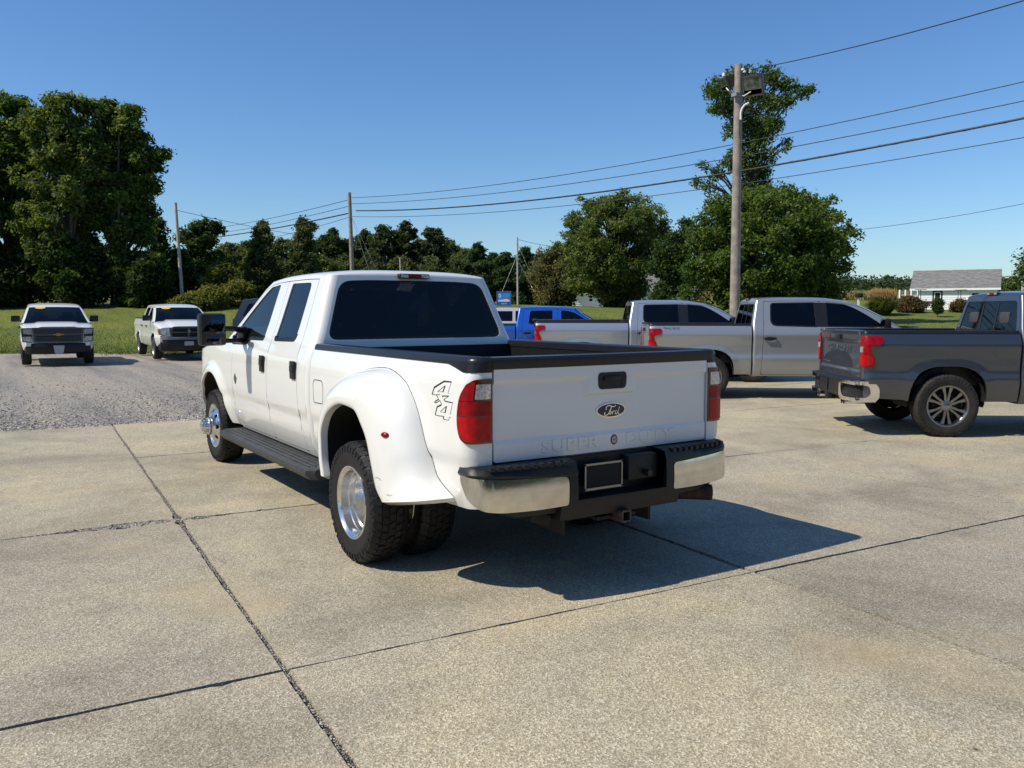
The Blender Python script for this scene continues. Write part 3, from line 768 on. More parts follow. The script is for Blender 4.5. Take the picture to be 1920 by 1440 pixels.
# decal 4x4
def decal(truck):
    m=MB(); F=lambda u,v,d:(u,S(u,v)-d,v)
    T,t=.0095,.003
    for pts,w in (([(-.795,1.171),(-.815,1.213),(-.925,1.256),(-1.012,1.259)],[T,T,T,T*.7]),([(-1.012,1.259),(-.984,1.195),(-.996,1.192)],t),([(-.795,1.171),(-.853,1.173)],t),
        ([(-.943,1.233),(-.863,1.194),(-.924,1.196)],t),([(-.924,1.196),(-.943,1.233)],T*1.1),([(-.848,1.174),(-.896,1.177)],t),
        ([(-.848,1.173),(-.878,1.150),(-.830,1.131)],T*.55),([(-.826,1.128),(-.848,1.126),(-.893,1.144)],T*.45),([(-.893,1.144),(-.915,1.127)],T*.5),([(-.915,1.122),(-.862,1.104),(-.839,1.056)],T*.9),([(-.839,1.056),(-.875,1.054),(-.941,1.058)],t*1.3),
        ([(-.928,1.165),(-.919,1.172),(-.998,1.179)],t*1.4),([(-.998,1.179),(-.94,1.154)],t),([(-.94,1.154),(-.956,1.146),(-1.047,1.144)],T*.6),
        ([(-.941,1.058),(-.939,1.042)],T),([(-.939,1.042),(-1.0,1.041),(-1.01,1.06),(-1.025,1.061)],t),([(-1.042,1.136),(-1.019,1.079),(-1.032,1.081)],t),
        ([(-.974,1.119),(-.902,1.081),(-.958,1.08)],t),([(-.958,1.08),(-.974,1.119)],T*1.1)):
        m.ribbon(F,pts,w,.0012)
    m.obj('drive_decal',BLK,truck)
decal(truck)
m=MB(); F=lambda u,v,d:(u,S(u,v)-d,v)
for pts,w in (([(3.46,1.03),(3.455,.93)],.03),([(3.50,.985),(3.41,.985)],.028),([(3.48,1.015),(3.43,.945)],.03),([(3.44,1.01),(3.49,.955)],.022)): m.ribbon(F,pts,w,.004)
m.obj('engine_badge',GUN,truck)
# tailgate
def relief(y,z):
    up=smooth01((z-1.250)/.010); hn=smooth01((.195-abs(y))/.012)*smooth01((z-1.155)/.012); up=max(up,hn)
    lo=smooth01((.925-z)/.008)
    return -.015*up-.008*lo-.012*(1-(y/.84)**2)
tgf=lambda u,v,d:(XT+.012+relief(u,v)+d,u,v)
tg=MB().patch(tgf,rp([(-.826,.808),(.826,.808),(.826,1.348),(-.826,1.348)],.02,4),(),.022,.011,rim=.03,flip=True).obj('tailgate',WHITE,truck,ang=50)
m=MB(); rows=[]
for y in np.linspace(-.836,.836,15):
    x0=XT-.012*(1-(y/.84)**2); rows.append([(x0-.004,y,1.332),(x0-.008,y,1.345),(x0-.006,y,1.385),(x0+.006,y,1.398),(x0+.05,y,1.402),(x0+.07,y,1.395),(x0+.072,y,1.34)])
m.grid(rows,flip=False); m.add(rows[0],[tuple(range(7))[::-1]]); m.add(rows[-1],[tuple(range(7))]); m.obj('tailgate_top_cap',SATIN,tg)
m=MB(); m.box((XT+.05,0,1.08),(.05,1.674,.53)); m.obj('tailgate_inner_panel',BLK,tg)
tm=lambda oy,oz,off=0:(lambda x,y,z:(XT+.012+relief(oy-x,oz+y)-z-off,oy-x,oz+y))
m=MB(); puttext(m,'SUPER',.098,.0034,tm(.295,.868),sx=1.42,space=1.12,bev=.003); m.obj('embossed_word',WHITE,tg,ang=25); m=MB(); puttext(m,'DUTY',.098,.0034,tm(-.325,.868),sx=1.42,space=1.12,bev=.003)
m.obj('embossed_word',WHITE,tg,ang=25)
m=MB(); m.patch(lambda u,v,d:(XT-.018+d,-.012+u,1.236+v),rp([(-.107,-.050),(.107,-.050),(.112,.03),(.100,.052),(-.100,.052),(-.112,.03)],.03),[rp([(-.075,-.038),(.08,-.038),(.08,.030),(-.075,.030)],.02)],.04,.04,rim=.02,flip=True)
ho=m.obj('tailgate_handle',BLK,tg); m=MB(); m.patch(lambda u,v,d:(XT-.0165+d,-.012+u,1.236+v),rp([(-.08,-.042),(.085,-.042),(.085,.035),(-.08,.035)],.02),(),.06,.06,rim=.002,flip=True)
m.box((XT-.020,-.010,1.252),(.018,.135,.030),bev=.007); m.obj('handle_recess',BLK,tg)
ov=lambda x0,ry,rz,h:MB().patch(lambda u,v,d:(x0+d+.004*(u*u+v*v)/.01,-.012+u,1.055+v),ell(0,0,ry,rz,40),(),.02,.02,rim=h,flip=True)
ba=ov(XT-.010,.114,.046,.015).obj('oval_badge',CHR,tg); ov(XT-.0125,.105,.039,.004).obj('badge_field',BLUEB,ba)
m=MB(); k=.00049; FF=lambda u,v,d:(XT-.0135+d+.4*((u-541)**2+(v-700)**2)*k*k,-.012-(u-541)*k*1.05,1.055-(v-700)*k*1.05)
for pts,w in (([(455,692),(450,668),(470,646),(500,642),(540,655),(575,660),(600,645)],9),([(535,658),(520,690),(500,728),(470,752),(440,755),(426,738),(440,720)],9),([(495,702),(530,694)],6),
    ([(512,708),(500,722),(502,742),(514,748),(526,734),(526,716),(512,708)],7),([(526,730),(545,722),(556,712),(545,752)],7),([(552,722),(572,708),(584,716)],7),
    ([(622,712),(602,710),(590,730),(596,750),(614,748),(632,722)],7),([(656,664),(644,700),(634,735),(642,752),(656,744)],7)):
    m.ribbon(FF,pts,w*1.15,.0016)
m.obj('badge_script',CHR,ba)
stk=MB().patch(lambda u,v,d:(XT-.0110+d,-.035+u,.872+v),ell(0,0,.026,.031,28),(),.02,.02,rim=.003,flip=True).obj('round_sticker',basic('brown_print',(.10,.045,.028),.5),tg)
MB().patch(lambda u,v,d:(XT-.0122+d,-.035+u,.872+v),ell(0,0,.018,.022,24),(),.02,.02,rim=.002,flip=True).obj('sticker_field',basic('cream_print',(.55,.50,.40),.5),stk)
m=MB(); puttext(m,'47',.026,.0006,lambda x,y,z:(XT-.0128-z,-.035-x,.872+y)); m.obj('sticker_print',basic('brown_print',(.10,.045,.028)),stk)
# rear bumper
def bump(u,z,d):
    s=1 if u>=0 else -1; a=abs(u); r=.09
    yl=.990; x0=-1.355
    fx=lambda q:x0+.075*(q/yl)**3.2
    if a<=yl-r: x=fx(a)+d; y=a
    else:
        t=(a-(yl-r))/r
        if t<=PI/2: x=fx(yl-r)+r-(r-d)*math.cos(t)+.03*t; y=yl-r+(r-d)*math.sin(t)
        else: x=fx(yl-r)+r+.047+(t-PI/2)*r; y=yl-d
    bow=.012*((z-.62)/.12)**2
    return (x+bow*(1 if a<yl else 0),s*y,z)
bp=bpy.data.objects.new('rear_bumper',None); COL.objects.link(bp); bp.parent=truck
for sg in (-1,1):
    A=[(.41,.545),(.62,.540),(.84,.545),(.95,.562),(1.02,.61),(1.095,.70),(1.10,.745),(1.02,.742),(.8,.728),(.41,.712)]
    m=MB().patch(bump,rp(A,[.02,.05,.05,.05,.04,.03,.02,.02,.05,.03]),(),.035,.03,rim=.03,flip=True)
    if sg<0: m.mirror()
    m.obj('chrome_face',CHRD,bp)
    rows=[]
    for u in np.linspace(.345,1.115,26):
        zt=.715+.03*smooth01((u-.41)/.6); zl=.50+.19*smooth01((u-.72)/.36); rows.append([bump(u,min(zl,zt-.02),.035),bump(u,zt-.012,.012),bump(u,zt,-.002),bump(u,zt+.012,-.007),bump(u,.785,.006),bump(u,.797,.03),bump(u,.80,.06),(-1.15,bump(u,.8,.0)[1]*(.98 if u>.9 else 1),.80)])
    m=MB().grid(rows,flip=True); m.add(rows[0],[tuple(range(8))],flip=False)
    for k in range(10):
        u=.42+k*.052; q=bump(u,.776,-.006); m.box((q[0]+.02,q[1],.789),(.05,.030,.026),bev=.006)
    if sg<0: m.mirror()
    m.obj('bumper_step_pad',BLK,bp,ang=40)
m=MB()
for u0,u1 in ((.345,.405),(-.405,-.345)): m.patch(bump,[(u0,.50),(u1,.50),(u1,.79),(u0,.79)],(),.05,.05,rim=.12,flip=True)
m.patch(bump,[(-.46,.455),(.46,.455),(.46,.555),(-.46,.555)],(),.08,.04,rim=.14,flip=True)
m.box((-1.20,0,.66),(.03,.72,.27)); m.box((-1.27,.0,.56),(.16,.70,.012)); m.box((-1.24,-.205,.70),(.10,.24,.16),bev=.02); m.obj('bumper_centre',BLK,bp,ang=40)
m=MB(); 
for (a,b,c,d) in ((.285,-.005,.745,.757),(.285,-.005,.596,.610),(.285,.275,.60,.755),(.005,-.005,.60,.755)): m.box((-1.285,(a+b)/2-.035,(c+d)/2),(.006,a-b,d-c))
m.obj('licence_plate_frame',GUN,bp)
m=MB(); m.box((-1.279,.105,.677),(.006,.28,.15)); m.obj('plate_recess',DARK,bp)
m=MB(); m.tube([(-1.30,-.22,.665),(-1.335,-.22,.665)],.02,12); m.box((-1.31,-.10,.56),(.06,.25,.008)); m.obj('trailer_plug',SATIN,bp)
# hitch and exhaust
m=MB(); m.box((-1.12,0,.475),(.10,1.0,.09),bev=.01); m.box((-1.05,.34,.43),(.30,.02,.20)); m.box((-1.05,-.34,.43),(.30,.02,.20)); m.box((-1.1,.22,.425),(.16,.16,.05),bev=.01); m.box((-1.22,0,.415),(.12,.30,.02)); m.box((-1.1,.53,.46),(.28,.14,.06),Matrix.Rotation(.3,3,'X'))
m.obj('hitch_frame',UNDER,truck)
m=MB(); m.patch(lambda u,v,d:(-1.37+d,u-.005,.43+v),rp([(-.036,-.036),(.036,-.036),(.036,.036),(-.036,.036)],.008),[rp([(-.026,-.026),(.026,-.026),(.026,.026),(-.026,.026)],.004)],.05,.05,rim=.25,flip=True)
m.obj('hitch_receiver',basic('worn_steel',(.09,.08,.07),.5,.6,noise=.4,scale=30),truck)
m=MB(); path=[(-.75,-.40,.50),(-1.0,-.46,.49),(-1.18,-.60,.475),(-1.27,-.78,.47)]
m.tube(path[:3],.042,14); m.tube([(-1.12,-.53,.48),(-1.29,-.80,.468)],.052,18,cap=False); m.tube([(-1.13,-.545,.48),(-1.288,-.797,.468)],.046,18,cap=False); m.obj('exhaust_pipe',RUST,truck)
for sg in (-1,1):                                            # leaf springs and shocks
    m=MB(); m.tube([(-.75,sg*.52,.52),(0,sg*.52,.44),(.7,sg*.52,.52)],.035,6); m.tube([(-.1,sg*.42,.36),(-.3,sg*.46,.72)],.03,8); m.obj('leaf_spring',UNDER,truck)
# ---------------------------------------------------------------- other pickups
HEAD=YAW-rad(93)                                             # parked facing right
SILV=dict(xt=-1.09,rt=.05,xc=.83,xct=.92,nose=4.68,wb=3.745,R=.415,ra=.50,raf=.50,zc=.44,sq=.8,sill=.44,rail=1.40,tgw=.84,
 prof=[(.36,.86),(.46,.93),(.58,.965),(.70,.985),(.78,.992),(.84,.972),(1.0,.975),(1.12,.985),(1.22,.995),(1.26,.985),(1.34,.955),(1.40,.925),(1.5,.885),(1.7,.81),(1.87,.735),(1.95,.70)],
 ntap=.14,nx0=4.0,brear=.014,bfront=.014,bw=.07,zre=[(.8,1.862),(1.4,1.885),(2.1,1.88),(2.8,1.80)],H=.055,xwt=2.62,rc=.05,Lr=.2,bulge=.12,
 Aline=[(3.62,1.30),(3.42,1.43),(3.18,1.58),(2.95,1.70),(2.78,1.775),(2.62,1.826)],zcowl=1.30,xA=3.23,xB=2.10,xC=1.00,xCt=.06,
 wins=[rp([(1.18,1.405),(2.00,1.385),(1.99,1.81),(1.20,1.80)],[.12,.02,.03,.06]),
       rp([(2.22,1.385),(3.02,1.375),(3.22,1.39),(3.12,1.47),(2.92,1.60),(2.70,1.72),(2.55,1.775),(2.22,1.805)],[.02,.03,.02,.02,.1,.1,.05,.03])],
 bpillar=[(2.01,1.37),(2.21,1.37),(2.21,1.82),(2.0,1.825)],trim=.022,handles=[(2.25,1.14),(1.14,1.15)],rwin=rp([(-.80,1.39),(.80,1.39),(.67,1.80),(-.67,1.80)],.06),
 zf=[(3.1,1.27),(4.0,1.22),(4.7,1.10)],hoodH=.06,ty=.865,tw=.275,rr=.262,wheel='spoke',mpos=(3.18,1.37),cap=.012,slider=1,su=.10,sv=.04,seats=(1.25,2.25))
def stretch(P,f):
    """move everything of the cab and nose along x with x -> f(x)"""
    P=dict(P)
    for k in ('xc','xct','nose','wb','xwt','xA','xB','xC','nx0','xbed'):
        if P.get(k) is not None: P[k]=f(P[k])
    for k in ('zre','Aline','zf'): P[k]=[(f(a),b) for a,b in P[k]]
    P['wins']=[[(f(a),b) for a,b in w] for w in P['wins']]; P['handles']=[(f(a),b) for a,b in P['handles']]
    if P.get('bpillar'): P['bpillar']=[(f(a),b) for a,b in P['bpillar']]
    P['mpos']=(f(P['mpos'][0]),P['mpos'][1]); P['seats']=tuple(f(a) for a in P['seats']); return P
def chevy_tail(P,t,detail=1,letters=False):
    S,wrap,sE=P['_S'],P['_wrap'],P['_sE']; XT=P['xt']; PM=P['paint']; rz=P['rail']
    for sg in (-1,1):
        z0,z1=.925,1.335; c=sE+.08+.05*1.57
        poly=rp([(sE+.004,z0),(c+.075,z0),(c+.085,z0+.13),(c+.035,z0+.185),(c+.03,z0+.25),(c+.05,z0+.275),(c+.175,z0+.305),(c+.18,z1),(sE+.004,z1)],[.004,.03,.05,.03,.02,.02,.05,.05,.004])
        m=MB().patch(lambda u,v,d:wrap(u,v,d-.014),poly,(),.04,.04,rim=.03,flip=True)
        m2=MB().patch(lambda u,v,d:wrap(u,v,d-.019),rp([(sE+.012,z0+.19),(sE+.085,z0+.19),(sE+.085,z0+.265),(sE+.012,z0+.265)],.01),(),.04,.04,rim=.008,flip=True)
        m3=MB().patch(lambda u,v,d:wrap(u,v,d-.018),rp([(sE+.012,z0+.015),(c+.06,z0+.015),(c+.065,z0+.11),(c+.02,z0+.16),(sE+.012,z0+.16)],.02),(),.04,.04,rim=.006,flip=True)
        for q in (m,m2,m3):
            if sg<0: q.mirror()
        tl=m.obj('tail_light',RED,t); m2.obj('reversing_lens',CLR,tl); m3.obj('brake_lens',REDB,tl)
    def rel(y,z): return -.012*(1-(y/.84)**2)-.018*smooth01((z-1.235)/.03)-.012*smooth01((.87-z)/.02)-.02*smooth01((z-1.36)/.03)
    tf=lambda u,v,d:(XT+.012+rel(u,v)+d,u,v)
    tg=MB().patch(tf,rp([(-.832,.72),(.832,.72),(.832,rz+.005),(-.832,rz+.005)],.02,4),(),.06,.02,rim=.05,flip=True).obj('tailgate',PM,t,ang=50)
    m=MB(); m.box((XT+.035,0,rz+.012),(.09,1.66,.03),bev=.008); m.box((XT+.07,0,1.05),(.05,1.62,.6)); m.obj('tailgate_inner_panel',P.get('tgcap',PM),tg)
    tm=lambda oy,oz:(lambda x,y,z:(XT+.012+rel(oy-x,oz+y)-z,oy-x,oz+y))
    m=MB()
    if letters:
        puttext(m,'CHEVROLET',.13,.004,tm(0,1.13),sx=1.28,space=1.1,bev=.003); m.obj('embossed_letters',PM,tg)
        m=MB(); puttext(m,'SILVERADO',.055,.004,tm(.60,.92),sx=1.1); m.obj('model_lettering',CHR,tg)
        m=MB(); puttext(m,'LT',.06,.004,tm(-.70,.92)); m.obj('trim_lettering',CHR,tg)
        m=MB(); m.patch(lambda u,v,d:(tf(u,v,0)[0]-.006+d,u,v),rp([(.38,1.275),(.66,1.275),(.66,1.335),(.38,1.335)],.01),(),.1,.1,rim=.005,flip=True)
        m.obj('backup_camera_cover',basic('plum_sticker',(.10,.03,.04),.4),tg)
    m=MB(); m.box((XT-.03,.0,1.30),(.03,.22,.07),bev=.012); m.obj('tailgate_handle',SATIN,tg)
    # bumper with a foot recess in each corner
    bp=bpy.data.objects.new('rear_bumper',None); COL.objects.link(bp); bp.parent=t
    def bf(u,z,d):
        s=1 if u>=0 else -1; a=abs(u); r=.12; yl=.985; x0=XT-.15
        if a<=yl-r: return (x0+.03*(a/yl)**2+d,u,z)
        q=min((a-(yl-r))/r,PI/2)
        if q<PI/2: return (x0+.03+r-(r-d)*math.cos(q),s*(yl-r+(r-d)*math.sin(q)),z)
        return (x0+.03+r+(a-(yl-r)-r*PI/2),s*(yl-d),z)
    BM=P.get('bumpmat',CHR)
    for sg in (-1,1):
        out=rp([(.43,.50),(.50,.455),(1.22,.47),(1.26,.52),(1.26,.66),(1.16,.735),(.43,.735)],[.03,.04,.06,.05,.06,.05,.03])
        hole=rp([(.50,.60),(.54,.53),(.62,.505),(1.10,.52),(1.15,.57),(1.13,.665),(1.06,.685),(.50,.685)],.04)
        m=MB().patch(bf,out,[hole],.05,.04,rim=.04,flip=True)
        k=MB().patch(lambda u,z,d:bf(u,z,d+.05),[(.47,.485),(1.19,.49),(1.18,.71),(.47,.71)],(),.08,.08,rim=.0,flip=True)
        if sg<0: m.mirror(); k.mirror()
        m.obj('chrome_corner',BM,bp); k.obj('foot_step',DARK,bp)
    m=MB(); m.patch(bf,rp([(-.42,.50),(.42,.50),(.42,.735),(-.42,.735)],.02),(),.1,.08,rim=.06,flip=True); m.obj('bumper_centre',P.get('bcmat',SATIN),bp)
    m=MB(); m.box((XT-.158,.16,.62),(.01,.32,.17),bev=.003); m.obj('plate_mount',BLK,bp)
    m=MB(); m.grid([[bf(u,.735,.0),bf(u,.75,.01),(XT+.02 if abs(u)<1 else bf(u,.75,.05)[0],bf(u,.75,.03)[1],.752)] for u in np.linspace(-1.2,1.2,25)],flip=True); m.obj('bumper_top_pad',BLK,bp)
    m=MB(); m.box((XT-.02,0,.47),(.10,.9,.08)); m.box((XT-.12,0,.46),(.12,.09,.09),bev=.008); m.obj('hitch_receiver',UNDER,t)
    if detail:
        for sg in (-1,1):
            m=MB()
            for yy in (.50,.59):
                m.tube([(XT+.3,sg*yy,.44),(XT-.12,sg*yy,.43)],.035,12,cap=False)
            m.obj('exhaust_tip',CHR,t)
def place(d,px):                                             # near-side rear wheel seen at px, depth d
    s=(px-960)/FPX*d; return world(s,d)
def park(P,name,label,px,d,head,cat='pickup truck',group=None,anchor=(0,-.97)):
    x,y=place(d,px); c,s_=math.cos(head),math.sin(head); ax,ay=anchor
    return pickup(P,name,label,cat,(x-(ax*c-ay*s_),y-(ax*s_+ay*c),0),head,group)
GP='pickups parked in a row facing right'
P1=dict(SILV,rail=1.375,xc=.92,xct=1.0,xC=1.08,paint=paint('dark_grey_metallic',(.060,.070,.090),.6,.32)); T=park(P1,'dark_grey_pickup','dark grey metallic crew cab pickup at the right edge with chrome corner bumper',1781,11.0,HEAD,group=GP); chevy_tail(P1,T,1,True)
P2=dict(SILV,paint=paint('warm_silver_metallic',(.36,.37,.37),.55,.32),bumpmat=paint('warm_silver_metallic',(.36,.37,.37)),tgcap=BLK)
T=park(P2,'silver_pickup','warm silver crew cab pickup in front of the floodlight pole, sticker on its bed',1327,15.9,HEAD-rad(1),group=GP); chevy_tail(P2,T)
S2=P2['_S']; m=MB(); puttext(m,'TRAIL BOSS',.052,.001,lambda x,y,z:(-.68+x*1.15,-S2(-.68+x*1.15,1.335+y)-z-.001,1.335+y)); m.obj('bed_decal',BLK,T)
m=MB(); m.tube([(3.75,-.72,1.27),(3.74,-.74,1.75)],.004,5); m.obj('radio_antenna',BLK,T)
P3=dict(stretch(SILV,lambda x:x+.27),paint=paint('light_silver_metallic',(.42,.45,.49),.6,.30),tgcap=BLK,capmat=BLK,wheel='steel')
T=park(P3,'light_silver_pickup','light silver pickup with a black roll-up bed cover, behind the tailgate of the white truck',1091,19.8,HEAD+rad(1),group=GP); chevy_tail(P3,T,0)
m=MB(); m.box((-.03,0,1.445),(2.22,1.70,.022),bev=.008)
for k in range(14): m.box((-1.05+k*.16,0,1.458),(.06,1.66,.008))
m.box((-1.12,0,1.45),(.10,1.72,.05),bev=.02); m.obj('bed_cover',basic('bed_cover_vinyl',(.02,.02,.02),.6,noise=.2,bump=.2),T)
RANG=dict(SILV,xt=-1.12,xc=.88,xct=.95,nose=4.15,wb=3.22,R=.385,ra=.47,raf=.47,zc=.42,sill=.42,rail=1.27,
 prof=[(.36,.82),(.46,.88),(.6,.91),(.75,.925),(.85,.912),(1.0,.915),(1.12,.93),(1.18,.92),(1.27,.88),(1.36,.845),(1.5,.80),(1.76,.68),(1.85,.64)],
 zre=[(.8,1.745),(1.4,1.765),(2.1,1.755),(2.6,1.68)],H=.05,xwt=2.35,tgw=.78,
 Aline=[(3.10,1.18),(2.95,1.28),(2.78,1.40),(2.62,1.51),(2.48,1.60),(2.35,1.715)],zcowl=1.18,xA=2.85,xB=1.93,xC=1.02,
 wins=[rp([(1.20,1.30),(1.80,1.28),(1.80,1.69),(1.24,1.68)],[.06,.02,.03,.06]),rp([(2.02,1.27),(2.70,1.26),(2.82,1.27),(2.66,1.41),(2.50,1.52),(2.36,1.62),(2.2,1.67),(2.02,1.69)],[.02,.03,.02,.05,.06,.05,.05,.03])],
 bpillar=None,trim=0,handles=[(2.06,1.04),(1.16,1.05)],rwin=rp([(-.70,1.27),(.70,1.27),(.58,1.69),(-.58,1.69)],.06),zf=[(2.8,1.15),(3.5,1.12),(4.2,1.02)],hoodH=.06,ty=.80,mpos=(2.80,1.24),nx0=3.5,paint=paint('bright_blue_metallic',(.012,.10,.50),.35,.3),wheel='steel',seats=(1.3,2.1))
RANG=stretch(RANG,lambda x:.88+(x-.88)*1.13); T=park(RANG,'blue_pickup','bright blue crew cab pickup behind the light silver one, in front of the utility pole',909,23.9,HEAD+rad(1),group=GP,anchor=(0,-.92))
# ---- front-on white pickups
WN=dict(SILV,pil=5,paint=WHITE,trim=0,bpillar=None,wheel='steel',sq=.8,ra=.47,raf=.47,R=.39,hmat=BLK,slider=0)
def front_common(P,t,zb0,zb1,bm,hook=True):
    nf=P['_nose']; b=MB()
    w=P['_S'](P['nose']-.02,.8)+.02
    rows=[]
    for u in np.linspace(-1,1,25):
        a=abs(u); y=w*math.copysign(min(1,a*1.0),u); x=P['nose']+P.get('bx',.11)-.16*a**2.6-.10*max(0,a-.86)/.14
        rows.append([(x-.12,y,zb1+.012),(x-.02,y,zb1+.006),(x,y,zb1-.02),(x+.004,y,(zb0+zb1)/2),(x-.01,y,zb0+.04),(x-.05,y,zb0),(x-.2,y,zb0-.02)])
    b.grid(rows,flip=True)
    for sg in (-1,1):
        b.grid([[(P['nose']+P.get('bx',.11)-.26,sg*w,zb1),(P['wb']+P['raf']+.06,sg*(w+.03),zb1-.02)],[(P['nose']+P.get('bx',.11)-.26,sg*w,zb0),(P['wb']+P['raf']+.02,sg*(w+.03),zb0+.05)]],flip=sg<0)
    return b.obj('front_bumper',bm,t,ang=50),w
def frontpatch(P,poly,h,mat,nm,t,holes=(),rim=.02,su=.08,lift=0):
    nf=P['_nose']
    return MB().patch(lambda u,v,d:nf(u,v,d-h),poly,holes,su,.05,rim=rim,flip=False).obj(nm,mat,t)
GWC='white pickups parked on the gravel facing the camera'
PC=dict(WN,zf=[(3.1,1.27),(4.0,1.235),(4.7,1.13)],nose=4.62,sticker=(-.52,.74),nb=.07,nlean=.02,ridge=.035)
xg,yg=place(26.6,112)
PC['mirmat']=SATIN
T=pickup(PC,'white_work_pickup','white pickup facing the camera with a gold emblem on its black grille, leftmost vehicle','pickup truck',(25.0+3.745,.64,0),rad(180-2.5),GWC)
frontpatch(PC,rp([(-.63,.74),(.63,.74),(.66,1.13),(-.66,1.13)],.03),.012,BLK,'grille',T,rim=.03)
gf=frontpatch(PC,rp([(-.67,.71),(.67,.71),(.70,1.165),(-.70,1.165)],.03),.03,GUND,'grille_surround',T,holes=[rp([(-.62,.76),(.62,.76),(.62,.925),(-.62,.925)],.02),rp([(-.63,.985),(.63,.985),(.64,1.125),(-.64,1.125)],.02)],rim=.03)
for z in (.79,.82,.85,.88,1.01,1.03,1.055,1.08,1.105): frontpatch(PC,[(-.62,z-.005),(.62,z-.005),(.62,z+.005),(-.62,z+.005)],.02,GUND,'grille_slat',T,rim=.01)
frontpatch(PC,[(-.15,.935),(-.06,.935),(-.05,.91),(.05,.91),(.06,.935),(.15,.935),(.17,.975),(.05,.975),(.045,1.0),(-.045,1.0),(-.05,.975),(-.13,.975)],.045,GOLD,'bowtie_emblem',T,rim=.03)
for sg in (-1,1):
    for z0,z1 in ((.74,.90),(.96,1.13)):
        hl=frontpatch(PC,rp([(sg*.70,z0),(sg*.93,z0+.015),(sg*.955,z1-.01),(sg*.72,z1)][::sg],.015),.02,HEADL,'headlight',T,rim=.04)
    frontpatch(PC,rp([(sg*.69,.715),(sg*.965,.73),(sg*.985,1.15),(sg*.71,1.16)][::sg],.02),.008,BLK,'headlight_housing',T,rim=.03)
b,w=front_common(PC,T,.37,.69,BLK)
m=MB(); m.prism([(-.15,.12),(.15,.12),(.12,-.10),(.07,-.13),(-.07,-.13),(-.12,-.10)],(4.76,0,.50),(0,1,0),(0,0,1),(-.02,0,0)); m.obj('front_plate',basic('grey_white_plate',(.42,.42,.42),.4),T)
PR=dict(WN,nose=4.70,zf=[(3.1,1.27),(4.0,1.22),(4.72,1.08)],nb=.16,bx=.19,nlean=.10,sticker=(-.52,.74),ridge=.045,hoodH=.09)
T=pickup(PR,'white_ram_faced_pickup'.replace('ram_faced_',''),'white pickup facing the camera with a wide black grille, half hidden by the tow mirror','pickup truck',(26.2+3.745,-3.36,0),rad(180-2),GWC)
frontpatch(PR,rp([(-.56,.76),(.56,.76),(.62,1.05),(.50,1.13),(-.50,1.13),(-.62,1.05)],.05),.03,GUND,'grille_surround',T,holes=[rp([(-.50,.80),(-.03,.80),(-.03,.93),(-.54,.93)],.02),rp([(.03,.80),(.50,.80),(.54,.93),(.03,.93)],.02),rp([(-.55,.97),(-.03,.97),(-.03,1.085),(-.47,1.085)],.02),rp([(.03,.97),(.55,.97),(.47,1.085),(.03,1.085)],.02)],rim=.04)
frontpatch(PR,rp([(-.57,.77),(.57,.77),(.6,1.1),(-.6,1.1)],.03),.008,DARK,'grille',T)
frontpatch(PR,[(-.045,.99),(-.02,.93),(0,.90),(.02,.93),(.045,.99),(.05,1.03),(.02,1.01),(-.02,1.01),(-.05,1.03)],.05,CHR,'shield_emblem',T,rim=.02)
for sg in (-1,1):
    frontpatch(PR,rp([(sg*.66,.85),(sg*.93,.86),(sg*.97,1.06),(sg*.70,1.09)][::sg],.03),.025,HEADL,'headlight',T,rim=.04)
    frontpatch(PR,rp([(sg*.88,.865),(sg*.935,.865),(sg*.965,1.03),(sg*.90,1.05)][::sg],.02),.03,AMB,'turn_signal',T,rim=.01)
b,w=front_common(PR,T,.31,.77,BLK)
m=MB(); m.box((4.90,0,.57),(.02,.30,.14),bev=.004); m.obj('front_plate',basic('grey_white_plate',(.42,.42,.42)),T)
b2=MB(); rows=[]
for u in np.linspace(-1,1,21):
    a=abs(u); x=4.70+.195-.16*a**2.6-.10*max(0,a-.86)/.14; rows.append([(x-.05,w*u*1.01,.785+.05*smooth01((a-.58)/.12)),(x+.004,w*u*1.012,.77+.05*smooth01((a-.58)/.12)),(x+.012,w*u*1.012,.70)])
b2.grid(rows,flip=True); b2.obj('bumper_top',basic('grey_bumper',(.16,.165,.17),.35),T)
